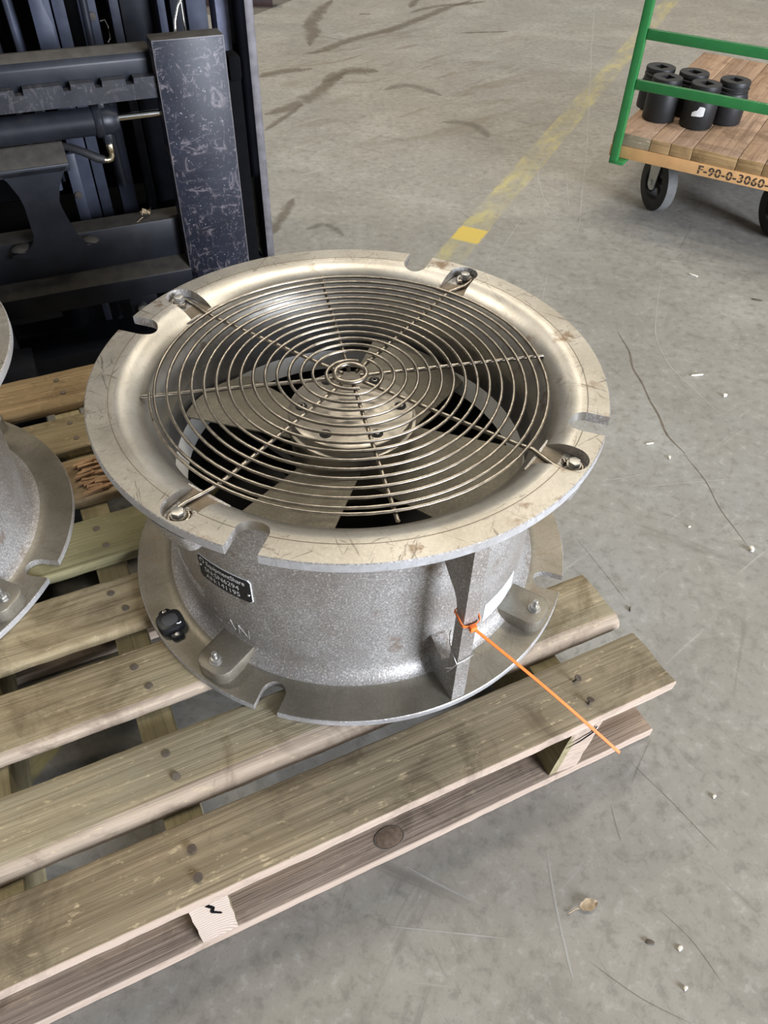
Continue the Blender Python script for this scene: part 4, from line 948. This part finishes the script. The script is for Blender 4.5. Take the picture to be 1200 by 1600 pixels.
o = mk('stencil_lettering', [(0.288+(v.x-x0)/(x1-x0)*0.215, -0.0045, 0.2035+v.y*0.95) for v in vs], fs, INK, tr)
m = MB()
# stencil bridges: thin strips of the trim colour through the letters
m.box(0.285, 0.505, -0.0049, -0.0046, 0.2140, 0.2156); m.build('stencil_bridge', CART_R, tr, False)
for px0 in (0.0255, 0.675):
    m = MB(); m.box(px0-0.014, px0+0.012, -0.034, -0.008, 0.187, 1.05, 0.004); m.box(px0-0.014, px0+0.035, -0.034, 0.045, 0.184, 0.196, 0.003); m.build('post', GREEN, cart, True, 40)
for z in (0.419, 0.552, 0.690, 0.82, 1.03):
    m = MB(); m.box(0.0385, 0.660, -0.029, -0.013, z-0.0135, z+0.0135, 0.0025); m.build('cross_rail', GREEN, cart, True, 40)
def caster(u, v, az):
    c = bpy.data.objects.new('caster', None); C.objects.link(c); c.parent = cart; c.location = (u, v, 0); c.rotation_euler = (0, 0, az)
    r = 0.093; Y = Matrix.Rotation(R(90), 4, 'Y')   # wheel axle along local x
    m = MB(); m.lathe([(0.055, -0.019), (0.085, -0.021), (0.0915, -0.017), (r, -0.008), (r, 0.008), (0.0915, 0.017), (0.085, 0.021), (0.055, 0.019), (0.052, 0.010), (0.052, -0.010)], 48, 0, T(0, 0, r) @ Y, True)
    for k, f in enumerate(m.f):
        rr = sum(math.hypot(m.v[q].y, m.v[q].z-r) for q in f)/len(f)
        if rr > 0.0912: m.m[k] = 1
    m.build('tyre', [TYRE, TREAD], c, True, 40)
    m = MB(); m.lathe([(0.0, -0.022), (0.016, -0.022), (0.018, -0.008), (0.018, 0.008), (0.016, 0.022), (0.0, 0.022)], 24, 0, T(0, 0, r) @ Y)
    for k in range(5):
        m.box(-0.006, 0.006, -0.007, 0.007, 0.014, 0.054, 0.002, 0, T(0, 0, r) @ Matrix.Rotation(2*math.pi*k/5, 4, 'X'))
    m.box(-0.003, 0.003, -0.0, 0.0, 0.0, 0.0) if False else None
    m.build('wheel_hub', TYRE, c, True, 40)
    m = MB()
    for sx in (-1, 1):
        M_ = Matrix(((0, 1, 0, sx*0.0265), (1, 0, 0, 0), (0, 0, 1, 0), (0, 0, 0, 1)))
        m.prism([(-0.022, r)]+[(0.024*math.sin(R(a))*-1, r-0.024*math.cos(R(a))) for a in range(60, -61, -20)]+[(0.022, r), (0.034, 0.191), (-0.034, 0.191)], -0.002, 0.002, 'y', 0.0008, 0, M_)
        m.lathe([(0.009, 0.0), (0.009, 0.006), (0.0, 0.007)], 14, 0, T(sx*0.0275, 0, r) @ Matrix.Rotation(R(90*sx), 4, 'Y'))
    m.box(-0.0285, 0.0285, -0.026, 0.026, 0.1885, 0.1915, 0.001)
    m.build('fork', ZINC, c, True, 40)
    m = MB(); m.lathe([(0.0, 0.1912), (0.03, 0.1912), (0.033, 0.1925), (0.030, 0.194), (0.0, 0.194)], 28); m.box(-0.05, 0.05, -0.045, 0.045, 0.194, 0.1968, 0.001); m.build('swivel_plate', ZINC, c, True, 40)
    return c
for u, v in ((0.150, 0.149), (0.552, 0.172), (0.15, 0.93), (0.55, 0.93)): caster(u, v, R(223.6))
# ------------------------------------------------------------------ impact sockets on the cart
def make_socket(label, loc, rz):
    t = thing('impact_socket', label, 'socket', loc, rz, 'impact sockets on the cart deck')
    rb_ = 0.0525; n = 32; h = 0.125
    m = MB(); m.lathe([(0.046, 0.0), (0.051, 0.0015), (rb_, 0.005), (rb_, 0.078), (0.0505, 0.084), (0.0485, 0.088), (0.0485, 0.0935), (0.0455, 0.0955), (0.0455, 0.0990), (0.0480, 0.1010), (0.0485, 0.1060), (0.0455, 0.1085), (0.0455, 0.1110), (0.0475, 0.1130), (0.0478, 0.1215), (0.0465, h)], 40, 0, None)
    m.f = [f for f in m.f if not all(m.v[q].z > h-1e-6 for q in f)]; m.m = m.m[:len(m.f)]
    m.build('body', SOCK, t, True, 30)
    top = MB(); vs = []; fs = []
    for i in range(40): vs.append((0.0465*math.cos(2*math.pi*i/40), 0.0465*math.sin(2*math.pi*i/40), h))
    s_ = 0.0175
    for i in range(40):
        a = 2*math.pi*i/40; c_, q = math.cos(a), math.sin(a); k = s_/max(abs(c_), abs(q)); vs.append((k*c_, k*q, h))
    vs += [(x, y, h-0.03) for x, y, z in vs[40:80]]
    for i in range(40):
        j = (i+1) % 40; fs.append((i, j, 40+j, 40+i)); fs.append((40+i, 40+j, 80+j, 80+i))
    fs.append(tuple(range(80, 120))); top.add(vs, fs); top.build('square_drive', SOCK, t, True, 30)
    return t
def cw(x, y): return (x, y, CZ+0.0004)
make_socket('black impact socket at the left front of the five on the cart', cw(1.034, 1.782), R(20))
make_socket('black impact socket at the left rear, mostly behind another socket', cw(1.045, 1.893), R(28))
make_socket('black impact socket standing at the rear between two front ones', cw(1.140, 1.838), R(35))
s3 = make_socket('black impact socket with torn white paper tag on its side', cw(1.141, 1.722), R(25))
make_socket('black impact socket at the right of the five, double grooved neck', cw(1.250, 1.762), R(30))
# torn tag on the socket facing the viewer
vs = []; fs = []
tp = [(-0.020, 0.000, 0.010), (-0.014, 0.000, 0.015), (-0.006, 0.001, 0.018), (0.000, 0.001, 0.030), (0.008, 0.001, 0.030), (0.014, 0.002, 0.029), (0.018, 0.004, 0.026)]
tg = MB()
for i, (x, z0, z1) in enumerate(tp):
    a = -114+math.degrees(x/0.0528); tg.v += [pol(0.0528, a-25, 0.040+z0), pol(0.0528, a-25, 0.040+z1)]
for i in range(len(tp)-1): tg.f.append((2*i, 2*i+2, 2*i+3, 2*i+1)); tg.m.append(0)
tg.build('paper_tag', WHITE, s3, False)

# ------------------------------------------------------------------ litter on the floor
leafmesh('dry_leaf', 0.026, 0.008, 1.0, 0.0016, LEAF, (0.323, -0.553, 0.0005), R(14), 'small dry brown leaf with stem lying on floor in front of pallet', 'leaf')
def chip(x, y, L, W_, H, rz, mat, name, label, cat):
    m = MB(); m.prism([(-L/2, -W_*0.3), (-L*0.2, -W_/2), (L*0.35, -W_*0.35), (L/2, W_*0.1), (L*0.1, W_/2), (-L*0.4, W_*0.3)], 0.0, H, 'z', min(H, W_)*0.15)
    o = m.build(name, mat, None, True, 40); o.location = (x, y, 0.0004); o.rotation_euler = (0, 0, rz); tag(o, label, cat)
chip(1.058, 1.226, 0.030, 0.006, 0.004, R(-40), CHIP, 'wood_splinter', 'pale wood splinter on floor, nearest to the cart wheels', 'splinter')
chip(0.897, 0.705, 0.034, 0.005, 0.004, R(5), CHIP, 'wood_splinter', 'long pale wood splinter on floor right of the fan rim', 'splinter')
chip(0.938, 0.617, 0.013, 0.009, 0.006, R(20), CHIP, 'wood_chip', 'small cream wood chip just below the long pale splinter', 'chip')
chip(0.726, 0.386, 0.011, 0.006, 0.004, R(60), CHIP, 'wood_chip', 'tiny pale wood chip beside the end of the floor crack', 'chip')
chip(0.695, 0.436, 0.020, 0.004, 0.003, R(8), CHIP, 'wood_splinter', 'short pale wood splinter left of the floor crack', 'splinter')
chip(0.808, 0.103, 0.013, 0.010, 0.008, R(80), CHIP, 'wood_chip', 'white wood chip at far right edge of floor, level with lower flange', 'chip')
chip(1.201, 1.082, 0.032, 0.005, 0.003, R(-20), BARK, 'bark_splinter', 'dark bark splinter on floor below the right hand cart wheel', 'splinter')
chip(0.397, -0.601, 0.013, 0.006, 0.003, R(-15), BARK, 'bark_splinter', 'dark flake on floor right of the dry leaf', 'flake')
chip(0.555, -0.403, 0.008, 0.005, 0.003, R(30), CHIP, 'wood_chip', 'pale wood chip alone on floor right of the pallet corner', 'chip')
chip(0.428, -0.657, 0.007, 0.005, 0.004, R(30), CHIP, 'wood_chip', 'white wood chip nearest the bottom edge of the picture', 'chip')
chip(0.436, -0.610, 0.009, 0.006, 0.002, R(30), CHIP, 'paint_flake', 'pale paint flake right of the dark flake on floor', 'flake')
chip(0.702, 0.169, 0.007, 0.004, 0.003, R(10), CHIP, 'wood_chip', 'tiny cream wood chip on open floor right of the bottom flange', 'chip')
chip(0.520, -0.040, 0.012, 0.003, 0.003, R(70), BARK, 'bark_splinter', 'thin dark splinter on floor beside the short right deckboard end', 'splinter')
# flat dark patch laid over the floor and stored skid at the far left
floor_patch = mk('dark_floor_patch', [(-0.60, 4.14, 0.0006), (-0.31, 4.67, 0.0006), (0.30, 5.78, 0.0006), (-3.4, 7.6, 0.0006), (-3.9, 6.2, 0.0006)], [(0, 1, 2, 3, 4)], DARK_PATCH, floor)
sk = MB(); sk.box(-1.6, -0.40, 4.44, 4.52, 0.045, 0.062, 0.003); sk.box(-1.6, -0.44, 4.46, 4.50, 0.0008, 0.045, 0.003)
sk = sk.build('skid', REDWOOD, None, True, 40); tag(sk, 'red brown skid beam on dark floor patch at far left', 'skid')
